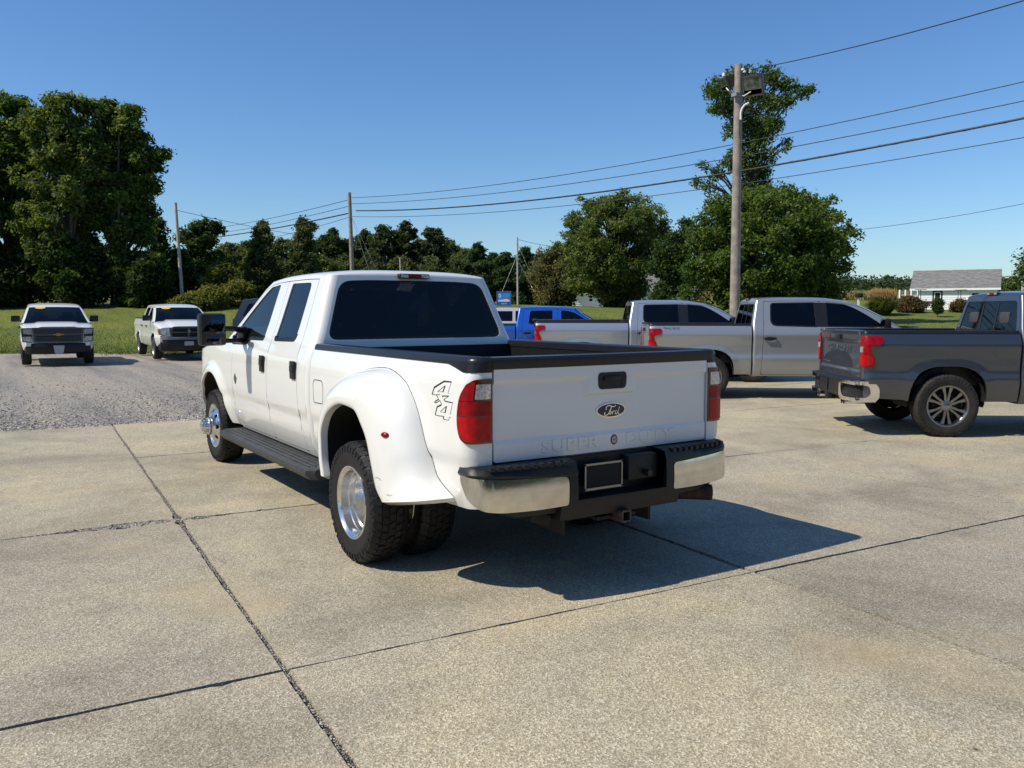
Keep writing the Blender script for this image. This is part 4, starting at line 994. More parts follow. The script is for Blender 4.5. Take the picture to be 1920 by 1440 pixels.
# ---- dark suv behind the white truck
SUV=dict(SILV,paint=paint('dark_green_metallic',(.012,.020,.022),.3,.3),xt=-1.05,xc=-1.16,xct=-.88,rail=1.34,H=.06,xbed=.0,
 zre=[(-1,1.93),(0,1.97),(2.0,1.96),(2.8,1.90)],prof=[(.36,.86),(.46,.93),(.7,.99),(1.1,1.0),(1.25,.99),(1.34,.965),(1.42,.94),(1.7,.85),(1.95,.76),(2.02,.73)])
def suv(P,name,label,loc,rz):
    r=thing(name,label,'suv',loc,rz)
    prof=pchip(P['prof']); S=lambda x,z:prof(z)-.14*max(0,(x-3.1)/.9)**2
    xr=lambda z:-1.12+.30*max(0,(z-1.2)/.75); zt=pchip([(-.95,1.90),(-.4,1.96),(1,1.98),(2.1,1.95),(2.5,1.90)])
    A=[(3.45,1.25),(3.1,1.45),(2.8,1.66),(2.5,1.90)]
    wins=[rp([(-.80,1.40),(.10,1.38),(.16,1.82),(-.62,1.82)],.05),rp([(.30,1.37),(1.12,1.36),(1.12,1.85),(.34,1.85)],.04),rp([(1.24,1.36),(2.95,1.34),(2.75,1.54),(2.42,1.82),(1.24,1.86)],[.03,.05,.1,.1,.03])]
    side=[(xr(.45),.45),(-.60,.45)]+arch(0,.44,.50,.46)+arch(3.3,.44,.50,.46)+[(4.3,.5),(4.42,.7),(4.42,1.08),(3.5,1.22)]+A[:-1]+[(x,zt(x)) for x in np.linspace(2.5,-.86,9)]+[(xr(z),z) for z in np.linspace(1.85,.6,7)]
    b=MB()
    for sg in (-1,1):
        m=MB().patch(lambda u,v,d:(u,S(u,v)-d,v),side,wins,.1,.06,rim=.03,flip=True)
        if sg<0: m.mirror()
        b.add(m.v,m.f)
    rows=[]
    for x in np.linspace(-.86,2.5,12):
        rows.append([(x,S(x,zt(x))*math.sin(t),zt(x)+.05*max(0,math.cos(t))**.6) for t in np.linspace(-PI/2,PI/2,13)])
    b.grid(rows,flip=True)
    b.patch(lambda u,v,d:(xr(v)+d,u,v),[(-prof(z),z) for z in np.linspace(.45,1.88,9)]+[(prof(z),z) for z in np.linspace(1.88,.45,9)],[rp([(-.74,1.36),(.74,1.36),(.66,1.80),(-.66,1.80)],.06)],.1,.1,rim=.02,flip=True)
    rows=[[(x+(.1*(1-(u*u))),S(x,z)*u,z+.05*(1-u*u)) for u in np.linspace(-1,1,9)] for x,z in ((3.4,1.235),(4.0,1.17),(4.42,1.08),(4.46,.9),(4.42,.55))]
    b.grid(rows,flip=False); b.obj('body',P['paint'],r)
    for w_ in wins:
        for sg in (-1,1):
            m=MB().patch(lambda u,v,d:(u,S(u,v)-.01,v),w_,(),.3,.2,rim=0,flip=True)
            if sg<0: m.mirror()
            m.obj('side_window',WGL,r)
    MB().patch(lambda u,v,d:(xr(v)+.01,u,v),rp([(-.74,1.36),(.74,1.36),(.66,1.80),(-.66,1.80)],.06),(),.3,.2,rim=0,flip=True).obj('rear_window',WGL,r)
    m=MB(); m.grid([[(x+.08*(1-u*u),S(x,z)*u,z) for u in np.linspace(-.97,.97,9)] for x,z in A]); m.obj('windshield',WGL,r)
    m=MB(); m.box((1.5,0,.6),(5.2,1.6,.3)); m.obj('chassis',UNDER,r)
    for sg in (-1,1):
        m=MB(); m.box((-1.10,sg*.88,1.15),(.08,.16,.34),bev=.02); m.obj('tail_light',RED,r)
        for cx in (0,3.3): wheel('steel',r,(cx,sg*.86,.39),sg,.39,.26,.23,RUBD)
    m=MB(); m.box((-1.2,0,.58),(.16,1.86,.24),bev=.03); m.obj('rear_bumper',BLK,r)
x,y=place(28,437+65); suv(SUV,'dark_suv','dark green suv behind the mirror of the big white pickup, near the roadside bushes',(x+.95*FX,y+.95*FY,.10),HEAD+rad(2))
# ================================================================ the ground
SG=-0.0599; sc_,ss_=math.cos(SG),math.sin(SG)
def slab(x,y): return (x*sc_-y*ss_, x*ss_+y*sc_)
def ground_mat(name,build):
    m,N,L,b=nmat(name); tc=N.new('ShaderNodeTexCoord'); build(N,L,b,tc.outputs['Object']); return m
def node(N,t,**k):
    n=N.new(t)
    for a,v in k.items():
        if a in n.inputs: n.inputs[a].default_value=v
        else: setattr(n,a,v)
    return n
def ramp(N,els,interp='LINEAR'):
    r=N.new('ShaderNodeValToRGB'); r.color_ramp.interpolation=interp
    while len(r.color_ramp.elements)<len(els): r.color_ramp.elements.new(.5)
    for e,(p,c) in zip(r.color_ramp.elements,els):
        e.position=p; e.color=(tuple(c) if hasattr(c,'__len__') else (c,c,c))+(1,)
    return r
def mixc(N,L,fac,a,b,mode='MIX'):
    m=N.new('ShaderNodeMix'); m.data_type='RGBA'; m.blend_type=mode
    for s,i in ((fac,'Factor'),(a,'A'),(b,'B')):
        if hasattr(s,'links') or hasattr(s,'is_linked'): L.new(s,m.inputs[i])
        else: m.inputs[i].default_value=s if i=='Factor' else tuple(s)+(1,)
    return m.outputs['Result']
def concrete(N,L,b,co):
    vz=node(N,'ShaderNodeTexVoronoi',Scale=140.); L.new(co,vz.inputs['Vector'])
    sp=node(N,'ShaderNodeSeparateColor'); L.new(vz.outputs['Color'],sp.inputs[0])
    agg=ramp(N,[(0,(.155,.132,.094)),(.25,(.265,.232,.168)),(.55,(.385,.342,.255)),(.80,(.495,.445,.34)),(.93,(.61,.565,.45)),(1,(.76,.71,.59))]); L.new(sp.outputs[0],agg.inputs[0])
    v2=node(N,'ShaderNodeTexVoronoi',Scale=300.); L.new(co,v2.inputs['Vector']); s2=node(N,'ShaderNodeSeparateColor'); L.new(v2.outputs['Color'],s2.inputs[0])
    a2=ramp(N,[(0,(.21,.182,.132)),(.6,(.37,.327,.245)),(1,(.55,.495,.385))]); L.new(s2.outputs[1],a2.inputs[0])
    c=mixc(N,L,.36,agg.outputs[0],a2.outputs[0])
    n1=node(N,'ShaderNodeTexNoise',Scale=.55,Detail=7.,Roughness=.6,Distortion=.6); L.new(co,n1.inputs['Vector'])
    r1=ramp(N,[(.34,(.74,.735,.72)),(.50,(1,1,1)),(.66,(1.20,1.17,1.06))]); L.new(n1.outputs['Fac'],r1.inputs[0])
    c=mixc(N,L,1.0,c,r1.outputs[0],'MULTIPLY')
    n2=node(N,'ShaderNodeTexNoise',Scale=3.2,Detail=8.,Roughness=.7); L.new(co,n2.inputs['Vector'])
    r2=ramp(N,[(.30,(.82,.81,.80)),(.48,(1,1,1)),(.72,(1.10,1.08,1.04))]); L.new(n2.outputs['Fac'],r2.inputs[0])
    c=mixc(N,L,.8,c,r2.outputs[0],'MULTIPLY')
    # yellowish rust bloom and pale worn film
    n3=node(N,'ShaderNodeTexNoise',Scale=.9,Detail=5.); mp=node(N,'ShaderNodeMapping'); mp.inputs['Location'].default_value=(7,3,1); L.new(co,mp.inputs[0]); L.new(mp.outputs[0],n3.inputs['Vector'])
    r3=ramp(N,[(.55,0),(.72,.55)]); L.new(n3.outputs['Fac'],r3.inputs[0]); c=mixc(N,L,r3.outputs[0],c,(.47,.37,.22))
    # streaky darkening along one axis (tyre wear, washed film)
    mp2=node(N,'ShaderNodeMapping'); mp2.inputs['Scale'].default_value=(1.4,.25,1); mp2.inputs['Rotation'].default_value=(0,0,.5); L.new(co,mp2.inputs[0])
    n4=node(N,'ShaderNodeTexNoise',Scale=1.,Detail=6.,Roughness=.65); L.new(mp2.outputs[0],n4.inputs['Vector'])
    r4=ramp(N,[(.32,(.83,.83,.84)),(.5,(1,1,1))]); L.new(n4.outputs['Fac'],r4.inputs[0]); c=mixc(N,L,.9,c,r4.outputs[0],'MULTIPLY')
    # small dark spots
    v5=node(N,'ShaderNodeTexVoronoi',Scale=1.7); L.new(co,v5.inputs['Vector']); r5=ramp(N,[(.012,1),(.026,0)]); L.new(v5.outputs['Distance'],r5.inputs[0]); c=mixc(N,L,r5.outputs[0],c,(.08,.065,.05))
    oi=N.new('ShaderNodeObjectInfo'); ro=ramp(N,[(0,(.88,.885,.89)),(.5,(1,.99,.97)),(1,(1.09,1.07,1.0))]); L.new(oi.outputs['Random'],ro.inputs[0]); c=mixc(N,L,1.0,c,ro.outputs[0],'MULTIPLY')
    L.new(c,b.inputs['Base Color']); setp(b,rough=.86,spec=.3)
    bp=node(N,'ShaderNodeBump',Strength=.55,Distance=.004); L.new(vz.outputs['Distance'],bp.inputs['Height']); b2=node(N,'ShaderNodeBump',Strength=.3,Distance=.01); L.new(n2.outputs['Fac'],b2.inputs['Height']); L.new(bp.outputs[0],b2.inputs['Normal']); L.new(b2.outputs[0],b.inputs['Normal'])
CONC=ground_mat('exposed_aggregate_concrete',concrete)
def gravelm(N,L,b,co):
    v=node(N,'ShaderNodeTexVoronoi',Scale=52.); L.new(co,v.inputs['Vector']); s=node(N,'ShaderNodeSeparateColor'); L.new(v.outputs['Color'],s.inputs[0])
    a=ramp(N,[(0,(.12,.11,.10)),(.3,(.24,.225,.20)),(.6,(.37,.345,.31)),(.85,(.50,.47,.42)),(1,(.72,.69,.63))]); L.new(s.outputs[0],a.inputs[0])
    h=ramp(N,[(0,(.98,.98,.95)),(.5,(1,.98,.93)),(1,(1.12,.97,.88))]); L.new(s.outputs[1],h.inputs[0]); c=mixc(N,L,.8,a.outputs[0],h.outputs[0],'MULTIPLY')
    v2=node(N,'ShaderNodeTexVoronoi',Scale=95.); L.new(co,v2.inputs['Vector']); s2=node(N,'ShaderNodeSeparateColor'); L.new(v2.outputs['Color'],s2.inputs[0])
    a2=ramp(N,[(0,(.14,.13,.12)),(1,(.44,.41,.36))]); L.new(s2.outputs[0],a2.inputs[0]); c=mixc(N,L,.45,c,a2.outputs[0])
    mp=node(N,'ShaderNodeMapping'); mp.inputs['Rotation'].default_value=(0,0,-(YAW-PI/2)); mp.inputs['Scale'].default_value=(.10,1.3,1); L.new(co,mp.inputs[0])
    n=node(N,'ShaderNodeTexNoise',Scale=.8,Detail=6.,Roughness=.6,Distortion=.3); L.new(mp.outputs[0],n.inputs['Vector'])
    r=ramp(N,[(.34,(.66,.67,.70)),(.48,(.98,.98,.98)),(.62,(1.22,1.18,1.08))]); L.new(n.outputs['Fac'],r.inputs[0]); c=mixc(N,L,1.,c,r.outputs[0],'MULTIPLY')
    L.new(c,b.inputs['Base Color']); setp(b,rough=.9,spec=.25)
    bp=node(N,'ShaderNodeBump',Strength=.9,Distance=.02); L.new(v.outputs['Distance'],bp.inputs['Height']); bp.invert=True; L.new(bp.outputs[0],b.inputs['Normal'])
GRAV=ground_mat('crushed_stone',gravelm)
def lawnm(N,L,b,co):
    n=node(N,'ShaderNodeTexNoise',Scale=9.,Detail=8.,Roughness=.75); L.new(co,n.inputs['Vector'])
    r=ramp(N,[(.3,(.072,.094,.020)),(.5,(.130,.156,.038)),(.7,(.215,.225,.068))]); L.new(n.outputs['Fac'],r.inputs[0])
    n2=node(N,'ShaderNodeTexNoise',Scale=.22,Detail=5.); L.new(co,n2.inputs['Vector']); r2=ramp(N,[(.35,(.80,.88,.8)),(.65,(1.22,1.12,1.0))]); L.new(n2.outputs['Fac'],r2.inputs[0]); c=mixc(N,L,1.,r.outputs[0],r2.outputs[0],'MULTIPLY')
    mp=node(N,'ShaderNodeMapping'); mp.inputs['Rotation'].default_value=(0,0,-(YAW-PI/2)+.12); mp.inputs['Scale'].default_value=(.03,.75,1); L.new(co,mp.inputs[0])
    n3=node(N,'ShaderNodeTexNoise',Scale=1.,Detail=3.); L.new(mp.outputs[0],n3.inputs['Vector']); r3=ramp(N,[(.38,(.80,.84,.82)),(.6,(1.12,1.1,1.05))]); L.new(n3.outputs['Fac'],r3.inputs[0]); c=mixc(N,L,.9,c,r3.outputs[0],'MULTIPLY')
    L.new(c,b.inputs['Base Color']); setp(b,rough=.9,spec=.15)
    bp=node(N,'ShaderNodeBump',Strength=.8,Distance=.06); L.new(n.outputs['Fac'],bp.inputs['Height']); L.new(bp.outputs[0],b.inputs['Normal'])
LAWN=ground_mat('mown_grass',lawnm)
# terrain
ss=np.concatenate([-np.geomspace(4000,60,14),np.linspace(-55,55,56),np.geomspace(60,4000,14)])
tts=np.concatenate([[-60,-20,0,15,30,32.5,33.5,34.2,35,36.5],np.linspace(38,100,50),np.geomspace(105,6000,40)])
m=MB(); rows=[]
for t in tts:
    row=[]
    for s in ss:
        x,y=world(s,t); e=.5*math.sin(s*.35)+.25*math.sin(s*1.3+1); z=float(np.interp(t-e*(1 if t<40 else 0)+(0.012*s if t>30 else 0),TT,TZ)); z*=1-(.24*smooth01((s+4)/22)*smooth01((260-t)/100) if z>0 else 0); z+= .10*math.sin(s*.11+t*.07)*min(1,max(0,(t-45)/30))
        row.append((x,y,z))
    rows.append(row)
m.grid(rows,flip=True); g_=m.obj('lawn',LAWN,ang=180); g_['kind']='structure'
def lz(x,y):
    s,t=st(x,y); e=.5*math.sin(s*.35)+.25*math.sin(s*1.3+1); z=float(np.interp(t-e*(1 if t<40 else 0)+(0.012*s if t>30 else 0),TT,TZ)); z*=1-(.24*smooth01((s+4)/22)*smooth01((260-t)/100) if z>0 else 0); return z+.10*math.sin(s*.11+t*.07)*min(1,max(0,(t-45)/30))
hz=lz
m=MB(); m.grid([[(*world(s,t),-.034+.004*math.sin(s*2.1)*math.sin(t*1.7)) for s in np.linspace(-70,60,131)] for t in np.linspace(-12,36,60)],flip=True)
g_=m.obj('gravel_yard',GRAV,ang=180); g_['kind']='structure'
# slabs
xj=[-11.3,-8.05,-4.80,-1.55,1.70,4.97,8.20,11.45,14.70,17.95]; yj=[11.2,8.1,5.08,2.013,-.965,-4.33,-7.5,-10.7,-13.9,-17.1,-20.3]
def edge(a,b_,nrm,seed,amp=.004):
    r=np.random.default_rng(seed); L=math.hypot(b_[0]-a[0],b_[1]-a[1]); n=int(L/.045); o=[]; w=0; lo=0
    for i in range(n):
        f=i/n; w=.6*w+r.normal(0,amp*.55); lo=.97*lo+r.normal(0,.0012)
        chip=abs(r.normal(0,.014)) if r.random()<.045 else 0
        p=(a[0]+(b_[0]-a[0])*f,a[1]+(b_[1]-a[1])*f)
        cr=math.exp(-((p[0]-1.70)/.12)**2-((p[1]-2.45)/.42)**2)*.075+math.exp(-((p[0]-1.70)/.15)**2-((p[1]-1.95)/.3)**2)*.03
        ed=min(1,min(f,1-f)*L/.12); d=(max(-.0035,w*.7+lo*.6)+chip+cr*(.4+.9*r.random()))*ed
        o.append((p[0]+nrm[0]*d,p[1]+nrm[1]*d))
    return o
lot=bpy.data.objects.new('concrete_lot',None); COL.objects.link(lot); lot['kind']='structure'
gw={2.013:.0155,-.965:.016,-4.33:.0125}; gx_={-1.55:.0105,1.70:.009,4.97:.005}
k=0
for i in range(len(xj)-1):
    for j in range(len(yj)-1):
        x0,x1=xj[i],xj[i+1]; y1,y0=yj[j],yj[j+1]
        if x0>=8.1 and y0>-1.1: continue
        a=gx_.get(x0,.007); b_=gx_.get(x1,.007); c=gw.get(y0,.008); d=gw.get(y1,.008)
        if x0==4.97 or x1==4.97:
            if y1>2.1:                                   # no joint here: the strip was poured long
                if x0==4.97: continue
                x1=8.20; b_=.007
        P=edge((x0+a,y0+c),(x1-b_,y0+c),(0,1),k*4+1)+edge((x1-b_,y0+c),(x1-b_,y1-d),(-1,0),k*4+2)+edge((x1-b_,y1-d),(x0+a,y1-d),(0,-1),k*4+3)+edge((x0+a,y1-d),(x0+a,y0+c),(1,0),k*4+4)
        W2=[slab(*p) for p in P]; n=len(W2); dz=.0015*((k*7)%3)
        m=MB(); m.add([(x,y,dz) for x,y in W2]+[(x,y,-.06) for x,y in W2],[tuple(range(n))]+[(q,q+n,(q+1)%n+n,(q+1)%n) for q in range(n)])
        m.obj('concrete_slab',CONC,lot,ang=40); k+=1
m=MB(); P=[slab(-11.3,11.2),slab(-11.3,-20.3),slab(17.95,-20.3),slab(17.95,-.96),slab(8.2,-.96),slab(8.2,11.2)]
m.add([(x,y,-.017) for x,y in P],[tuple(range(6))]); m.obj('joint_fill',basic('joint_dirt',(.055,.048,.040),.95,noise=.6,scale=40,bump=.6),lot)
def stones(name,pts,sizes,mats,parent=None,kind='stuff',label=None,cat=None):
    """many small faceted stones in one mesh"""
    n=len(pts); base=np.array([(1,0,0),(-1,0,0),(0,1,0),(0,-1,0),(0,0,1),(0,0,-1),(.6,.6,.35),(-.6,-.55,.4)],float)
    F=np.array([(0,6,4),(6,2,4),(2,1,4),(1,7,4),(7,3,4),(3,0,4),(0,2,6),(1,3,7),(0,5,2),(2,5,1),(1,5,3),(3,5,0)])
    sc3=sizes[:,None]*rng.uniform(.6,1.2,(n,3))*np.array([1,1,.7]); a=rng.uniform(0,2*PI,n)
    V=base[None]*sc3[:,None,:]*rng.uniform(.8,1.15,(n,8,1)); ca,sa=np.cos(a)[:,None],np.sin(a)[:,None]
    V=np.stack([V[...,0]*ca-V[...,1]*sa,V[...,0]*sa+V[...,1]*ca,V[...,2]],-1)+pts[:,None,:]
    me=bpy.data.meshes.new(name); me.from_pydata(V.reshape(-1,3).tolist(),[],(F[None]+8*np.arange(n)[:,None,None]).reshape(-1,3).tolist()); 
    me.materials.append(mats); o=link(name,me,parent,kind); 
    if label: o['label']=label; o['category']=cat
    return o
def stonem(N,L,b,co):
    g=N.new('ShaderNodeNewGeometry'); r=ramp(N,[(0,(.12,.11,.10)),(.3,(.26,.24,.22)),(.6,(.42,.39,.35)),(.85,(.58,.55,.50)),(1,(.45,.36,.30))]); L.new(g.outputs['Random Per Island'],r.inputs[0]); L.new(r.outputs[0],b.inputs['Base Color']); setp(b,rough=.9,spec=.2)
STONE=ground_mat('loose_stone',stonem)
pts=[];sz=[]
def addst(x,y,z,s): pts.append((*slab(x,y),z)); sz.append(s)
for _ in range(6000):                                        # worn joint left of the truck
    addst(rng.uniform(-4.8,8.2),2.013+rng.normal(0,.009),-.014+rng.uniform(0,.010),rng.uniform(.002,.006))
for _ in range(1500): addst(1.70+rng.normal(0,.035),rng.normal(2.35,.34),-.004+rng.uniform(0,.006),rng.uniform(.002,.009))
for xq,lo,hi,n in ((-1.55,-14,5,500),(1.70,-14,5,500),(4.97,-10,2,120)):
    for _ in range(n): addst(xq+rng.normal(0,.006),rng.uniform(lo,hi),-.016+rng.uniform(0,.016),rng.uniform(.002,.005))
for yq,n in ((-.965,350),(-4.33,1100)):
    for _ in range(n): addst(rng.uniform(-4.8,8),yq+rng.normal(0,.012 if yq<-2 else .006),-.006+rng.uniform(0,.010),rng.uniform(.002,.006))
for _ in range(650): addst(rng.uniform(-4.5,8),rng.uniform(-12,5),.003,rng.uniform(.0015,.0045))
stones('joint_grit',np.array(pts),np.array(sz),STONE,lot,'stuff')
pts=[];sz=[]
for _ in range(15000):
    d_=rng.exponential(2.6); y=rng.uniform(-1,9.5); addst(*((8.10+abs(rng.normal(0,.16)),y,.002) if rng.random()<.12 else (8.22+d_,y,-.028)),rng.uniform(.007,.022))
stones('loose_gravel',np.array(pts),np.array(sz),STONE,None,'stuff','grey crushed stone scattered over the yard beyond the concrete','gravel')
# ---- grass blades and edge tufts
def blades(name,P,h,w,mat,label,cat,kind='stuff',lean=.35):
    n=len(P); a=rng.uniform(0,2*PI,n); hh=h*rng.uniform(.5,1.3,n); ww=w*rng.uniform(.6,1.3,n)
    dx,dy=np.cos(a)*ww,np.sin(a)*ww; lx,ly=rng.normal(0,lean,n)*hh,rng.normal(0,lean,n)*hh
    V=np.stack([P-np.stack([dx,dy,0*dx],-1),P+np.stack([dx,dy,0*dx],-1),P+np.stack([lx,ly,hh],-1)],1).reshape(-1,3)
    me=bpy.data.meshes.new(name); me.from_pydata(V.tolist(),[],np.arange(3*n).reshape(-1,3).tolist()); me.materials.append(mat)
    o=link(name,me,None,kind); 
    if label: o['label']=label; o['category']=cat
    return o
def leafm(name,cols,trans=.3,rough=.6):
    m,N,L,b=nmat(name); g=N.new('ShaderNodeNewGeometry'); oi=N.new('ShaderNodeObjectInfo')
    r=ramp(N,[(i/(len(cols)-1),c) for i,c in enumerate(cols)]); L.new(g.outputs['Random Per Island'],r.inputs[0])
    tc=N.new('ShaderNodeTexCoord'); nz=node(N,'ShaderNodeTexNoise',Scale=.45,Detail=3.); L.new(tc.outputs['Object'],nz.inputs['Vector']); rr=ramp(N,[(.35,(.72,.78,.8)),(.65,(1.25,1.15,1.0))]); L.new(nz.outputs['Fac'],rr.inputs[0])
    c=mixc(N,L,1.,r.outputs[0],rr.outputs[0],'MULTIPLY'); L.new(c,b.inputs['Base Color']); setp(b,rough=rough,spec=.25)
    t=N.new('ShaderNodeBsdfTranslucent'); c2=mixc(N,L,1.,c,(1.3,1.35,.5),'MULTIPLY'); L.new(c2,t.inputs[0]); mx=N.new('ShaderNodeMixShader'); mx.inputs[0].default_value=trans
    L.new(b.outputs[0],mx.inputs[1]); L.new(t.outputs[0],mx.inputs[2]); L.new(mx.outputs[0],N['Material Output'].inputs[0]); return m
BLADE=leafm('grass_blades',[(.06,.09,.015),(.10,.14,.028),(.17,.19,.05)],.25)
P=[]
for _ in range(60000):
    t=33.6+rng.exponential(9); s=rng.uniform(-.66,.66)*t
    if t>75: continue
    x,y=world(s,t); P.append((x,y,hz(x,y)-.01))
for _ in range(9000):
    t=32.6+rng.uniform(0,1.9); s=rng.uniform(-.66,.66)*t
    if math.sin(s*2.3)+math.sin(s*.9+2)+rng.normal(0,.6)>.2*(33.8-t)*6: x,y=world(s,t); P.append((x,y,max(hz(x,y),-.035)))
blades('grass_blades',np.array(P),.085,.014,BLADE,'short mown grass on the lawn beyond the gravel','grass')
# ================================================================ trees and shrubs
BARK=basic('bark',(.10,.085,.065),.95,noise=.4,scale=8,bump=.6,bscale=30)
L_MAP=leafm('maple_leaves',[(0.03, 0.065, 0.015), (0.065, 0.117, 0.023), (0.104, 0.166, 0.034), (0.189, 0.227, 0.056)],.45)
L_DRK=leafm('dark_leaves',[(0.017, 0.037, 0.011), (0.037, 0.07, 0.017), (0.06, 0.102, 0.023), (0.099, 0.132, 0.037)],.45)
L_MID=leafm('mid_leaves',[(0.05, 0.079, 0.021), (0.088, 0.133, 0.035), (0.142, 0.185, 0.052), (0.212, 0.231, 0.079)],.45)
L_BRN=leafm('birch_leaves',[(0.076, 0.076, 0.033), (0.129, 0.129, 0.054), (0.183, 0.176, 0.076), (0.213, 0.152, 0.076)],.45)
L_YEL=leafm('brush_leaves',[(0.077, 0.105, 0.02), (0.14, 0.168, 0.03), (0.21, 0.224, 0.049), (0.21, 0.14, 0.041)],.45)
L_PEA=leafm('pear_leaves',[(0.039, 0.071, 0.021), (0.079, 0.124, 0.039), (0.133, 0.177, 0.062), (0.195, 0.106, 0.071)],.45)
L_PIN=leafm('pine_needles',[(0.022, 0.051, 0.018), (0.051, 0.095, 0.032), (0.083, 0.128, 0.048)],.45)
L_RED=leafm('reddish_leaves',[(0.06, 0.054, 0.018), (0.12, 0.066, 0.024), (0.168, 0.078, 0.036), (0.096, 0.108, 0.036)],.25)
def leafcloud(C_,n,size,tuft=.35,per=9,flat=.75,droop=0,out=.35):
    """C_: array of clusters (x,y,z,r). n leaf cards, gathered in tufts on the outer part of each cluster"""
    C_=np.array(C_,float); w=C_[:,3]**2; w/=w.sum(); nt=max(1,n//per)
    ci=rng.choice(len(C_),nt,p=w); v=rng.normal(size=(nt,3)); v/=np.linalg.norm(v,axis=1)[:,None]
    rr=C_[ci,3]*(.35+.85*rng.random(nt)**.8); tc=C_[ci,:3]+v*rr[:,None]*np.array([1,1,flat])
    ti=np.repeat(np.arange(nt),per); N_=len(ti)
    o=rng.normal(size=(N_,3))*tuft*np.array([.55,.55,.38]); 
    if droop: o[:,2]-=abs(rng.normal(size=N_))*droop
    p=tc[ti]+o; nv=v[ti]*out+rng.normal(size=(N_,3))*.55+np.array([0,0,.45]); nv/=np.linalg.norm(nv,axis=1)[:,None]
    a=rng.normal(size=(N_,3)); a-=nv*(a*nv).sum(1)[:,None]; a/=np.linalg.norm(a,axis=1)[:,None]; b=np.cross(nv,a)
    s=size*rng.uniform(.55,1.35,N_)[:,None]
    V=np.stack([p-a*s*.9,p-b*s*.42+nv*s*.1,p+a*s*.9,p+b*s*.42+nv*s*.1],1)
    return V.reshape(-1,3)
def quadmesh(name,V,mat,parent=None,kind=None):
    n=len(V)//4; me=bpy.data.meshes.new(name); me.vertices.add(len(V)); me.vertices.foreach_set('co',np.ascontiguousarray(V,dtype=np.float32).ravel())
    me.loops.add(4*n); me.loops.foreach_set('vertex_index',np.arange(4*n,dtype=np.int32)); me.polygons.add(n); me.polygons.foreach_set('loop_start',np.arange(0,4*n,4,dtype=np.int32))
    me.update(calc_edges=True); me.materials.append(mat); return link(name,me,parent,kind)
def tree(name,label,cl,base,n,size,mat,tr=.25,group=None,cat='tree',tuft=.35,per=9,droop=0,limbs=14,split=.45,flat=.75,bare=0,out=.35):
    b=Vector(base); t=thing(name,label,cat,b,0,group)
    C_=np.array(cl,float); C0=C_.copy(); C0[:,:3]-=np.array(b)
    quadmesh('crown',leafcloud(C0,int(n*2.1),size*.66,tuft,per,flat,droop,out),mat,t)
    if tr:
        m=MB(); top=C0[:,2].max(); cx,cy=np.average(C0[:,0],weights=C0[:,3]),np.average(C0[:,1],weights=C0[:,3]); zs=np.linspace(-.3,top*.9,9)
        tp=[Vector((cx*(z/top)**1.3+.12*math.sin(z*1.1) if z>0 else 0,cy*(z/top)**1.3+.12*math.cos(z*.9)-.12 if z>0 else 0,z)) for z in zs]
        m.tube(tp,[tr*(1.25 if i==0 else (1-.85*i/8)) for i in range(9)],8)
        idx=rng.permutation(len(C0))[:limbs]
        for i in idx:
            c=Vector(C0[i,:3]); k=max(1,min(7,int(8*split*max(0,c.z)/top+1))); s=tp[k]; mid=s.lerp(c,.5)+Vector((0,0,.10*(c-s).length))
            r0=tr*(1-.85*k/8)*.55; m.tube([s,s.lerp(mid,.6),mid,mid.lerp(c,.6),c],[r0,r0*.8,r0*.6,r0*.4,r0*.15],6,cap=False)
            for q in range(2+bare):
                e=c+Vector(rng.normal(size=3))*C0[i,3]*.6; m.tube([mid,mid.lerp(e,.5)+Vector((0,0,.1)),e],[r0*.4,r0*.25,.008],4,cap=False)
        m.obj('trunk',BARK,t,ang=60)
    return t
def crown(px,top,hw,d,bot=None,shape='round',nc=34,dd=None,cr=.30):
    """clusters filling a crown whose outline is px +- hw and top..bot in the picture, at distance d"""
    s=(px-960)/FPX*d; x,y=world(s,d); zb=hz(x,y); zt=at(px,top,d).z; z0=zb+min(.8,.10*(zt-zb)) if bot is None else at(px,bot,d).z
    nc=int(nc*1.7); cr*=.86; Rw=hw/FPX*d; dd=dd or Rw; o=[]
    for i in range(nc):
        f=(i+.5)/nc if rng.random()<.6 else rng.random()
        pr={'round':math.sqrt(max(.02,1-(2*f-1)**2)),'oval':math.sqrt(max(.02,1-abs(2*f-.9)**2.5)),'dome':(1-f**2.2)**.6 if f<1 else 0,'cone':(1-f)**.75*.95+.05,'pear':min(1,(1-f)**.6*1.0)*min(1,.45+f*2.2)}[shape]
        r=Rw*cr*(rng.uniform(.7,1.25))*(.5+.5*pr); R_=max(0,Rw*pr-r*.75); a=rng.uniform(0,2*PI); q=rng.uniform(.35,1)**.5
        u,v=math.cos(a)*R_*q,math.sin(a)*R_*q*dd/Rw; z=z0+(zt-z0)*f; z=min(z,zt-r*.6)
        o.append((x+u*RX+v*FX,y+u*RY+v*FY,z,r))
        if f>.25 and rng.random()<.8:                          # sprigs standing out of the crown
            q2=rng.uniform(1.0,1.14); R2=Rw*pr; u,v=math.cos(a)*R2*q2,math.sin(a)*R2*q2*dd/Rw; z2=min(z+rng.uniform(0,.10)*(zt-z0),zt+rng.uniform(-.03,.03)*(zt-z0)); o.append((x+u*RX+v*FX,y+u*RY+v*FY,z2,r*rng.uniform(.28,.45)))
    return o,(x,y,zb)
def T(px,top,hw,d,label,name='broadleaf_tree',mat=L_MAP,n=9000,size=.28,shape='round',bot=None,tr=.25,group=None,nc=34,extra=(),cr=.30,cat='tree',**k):
    cl,b=crown(px,top,hw,d,bot,shape,nc,cr=cr)
    for ex,ey,er in extra:
        p=at(ex,ey,d+rng.uniform(-.6,.6)*hw/FPX*d*.5); cl.append((p.x,p.y,p.z,er/FPX*d))
    return tree(name,label,cl,b,n,size,mat,tr,group,cat,**k)
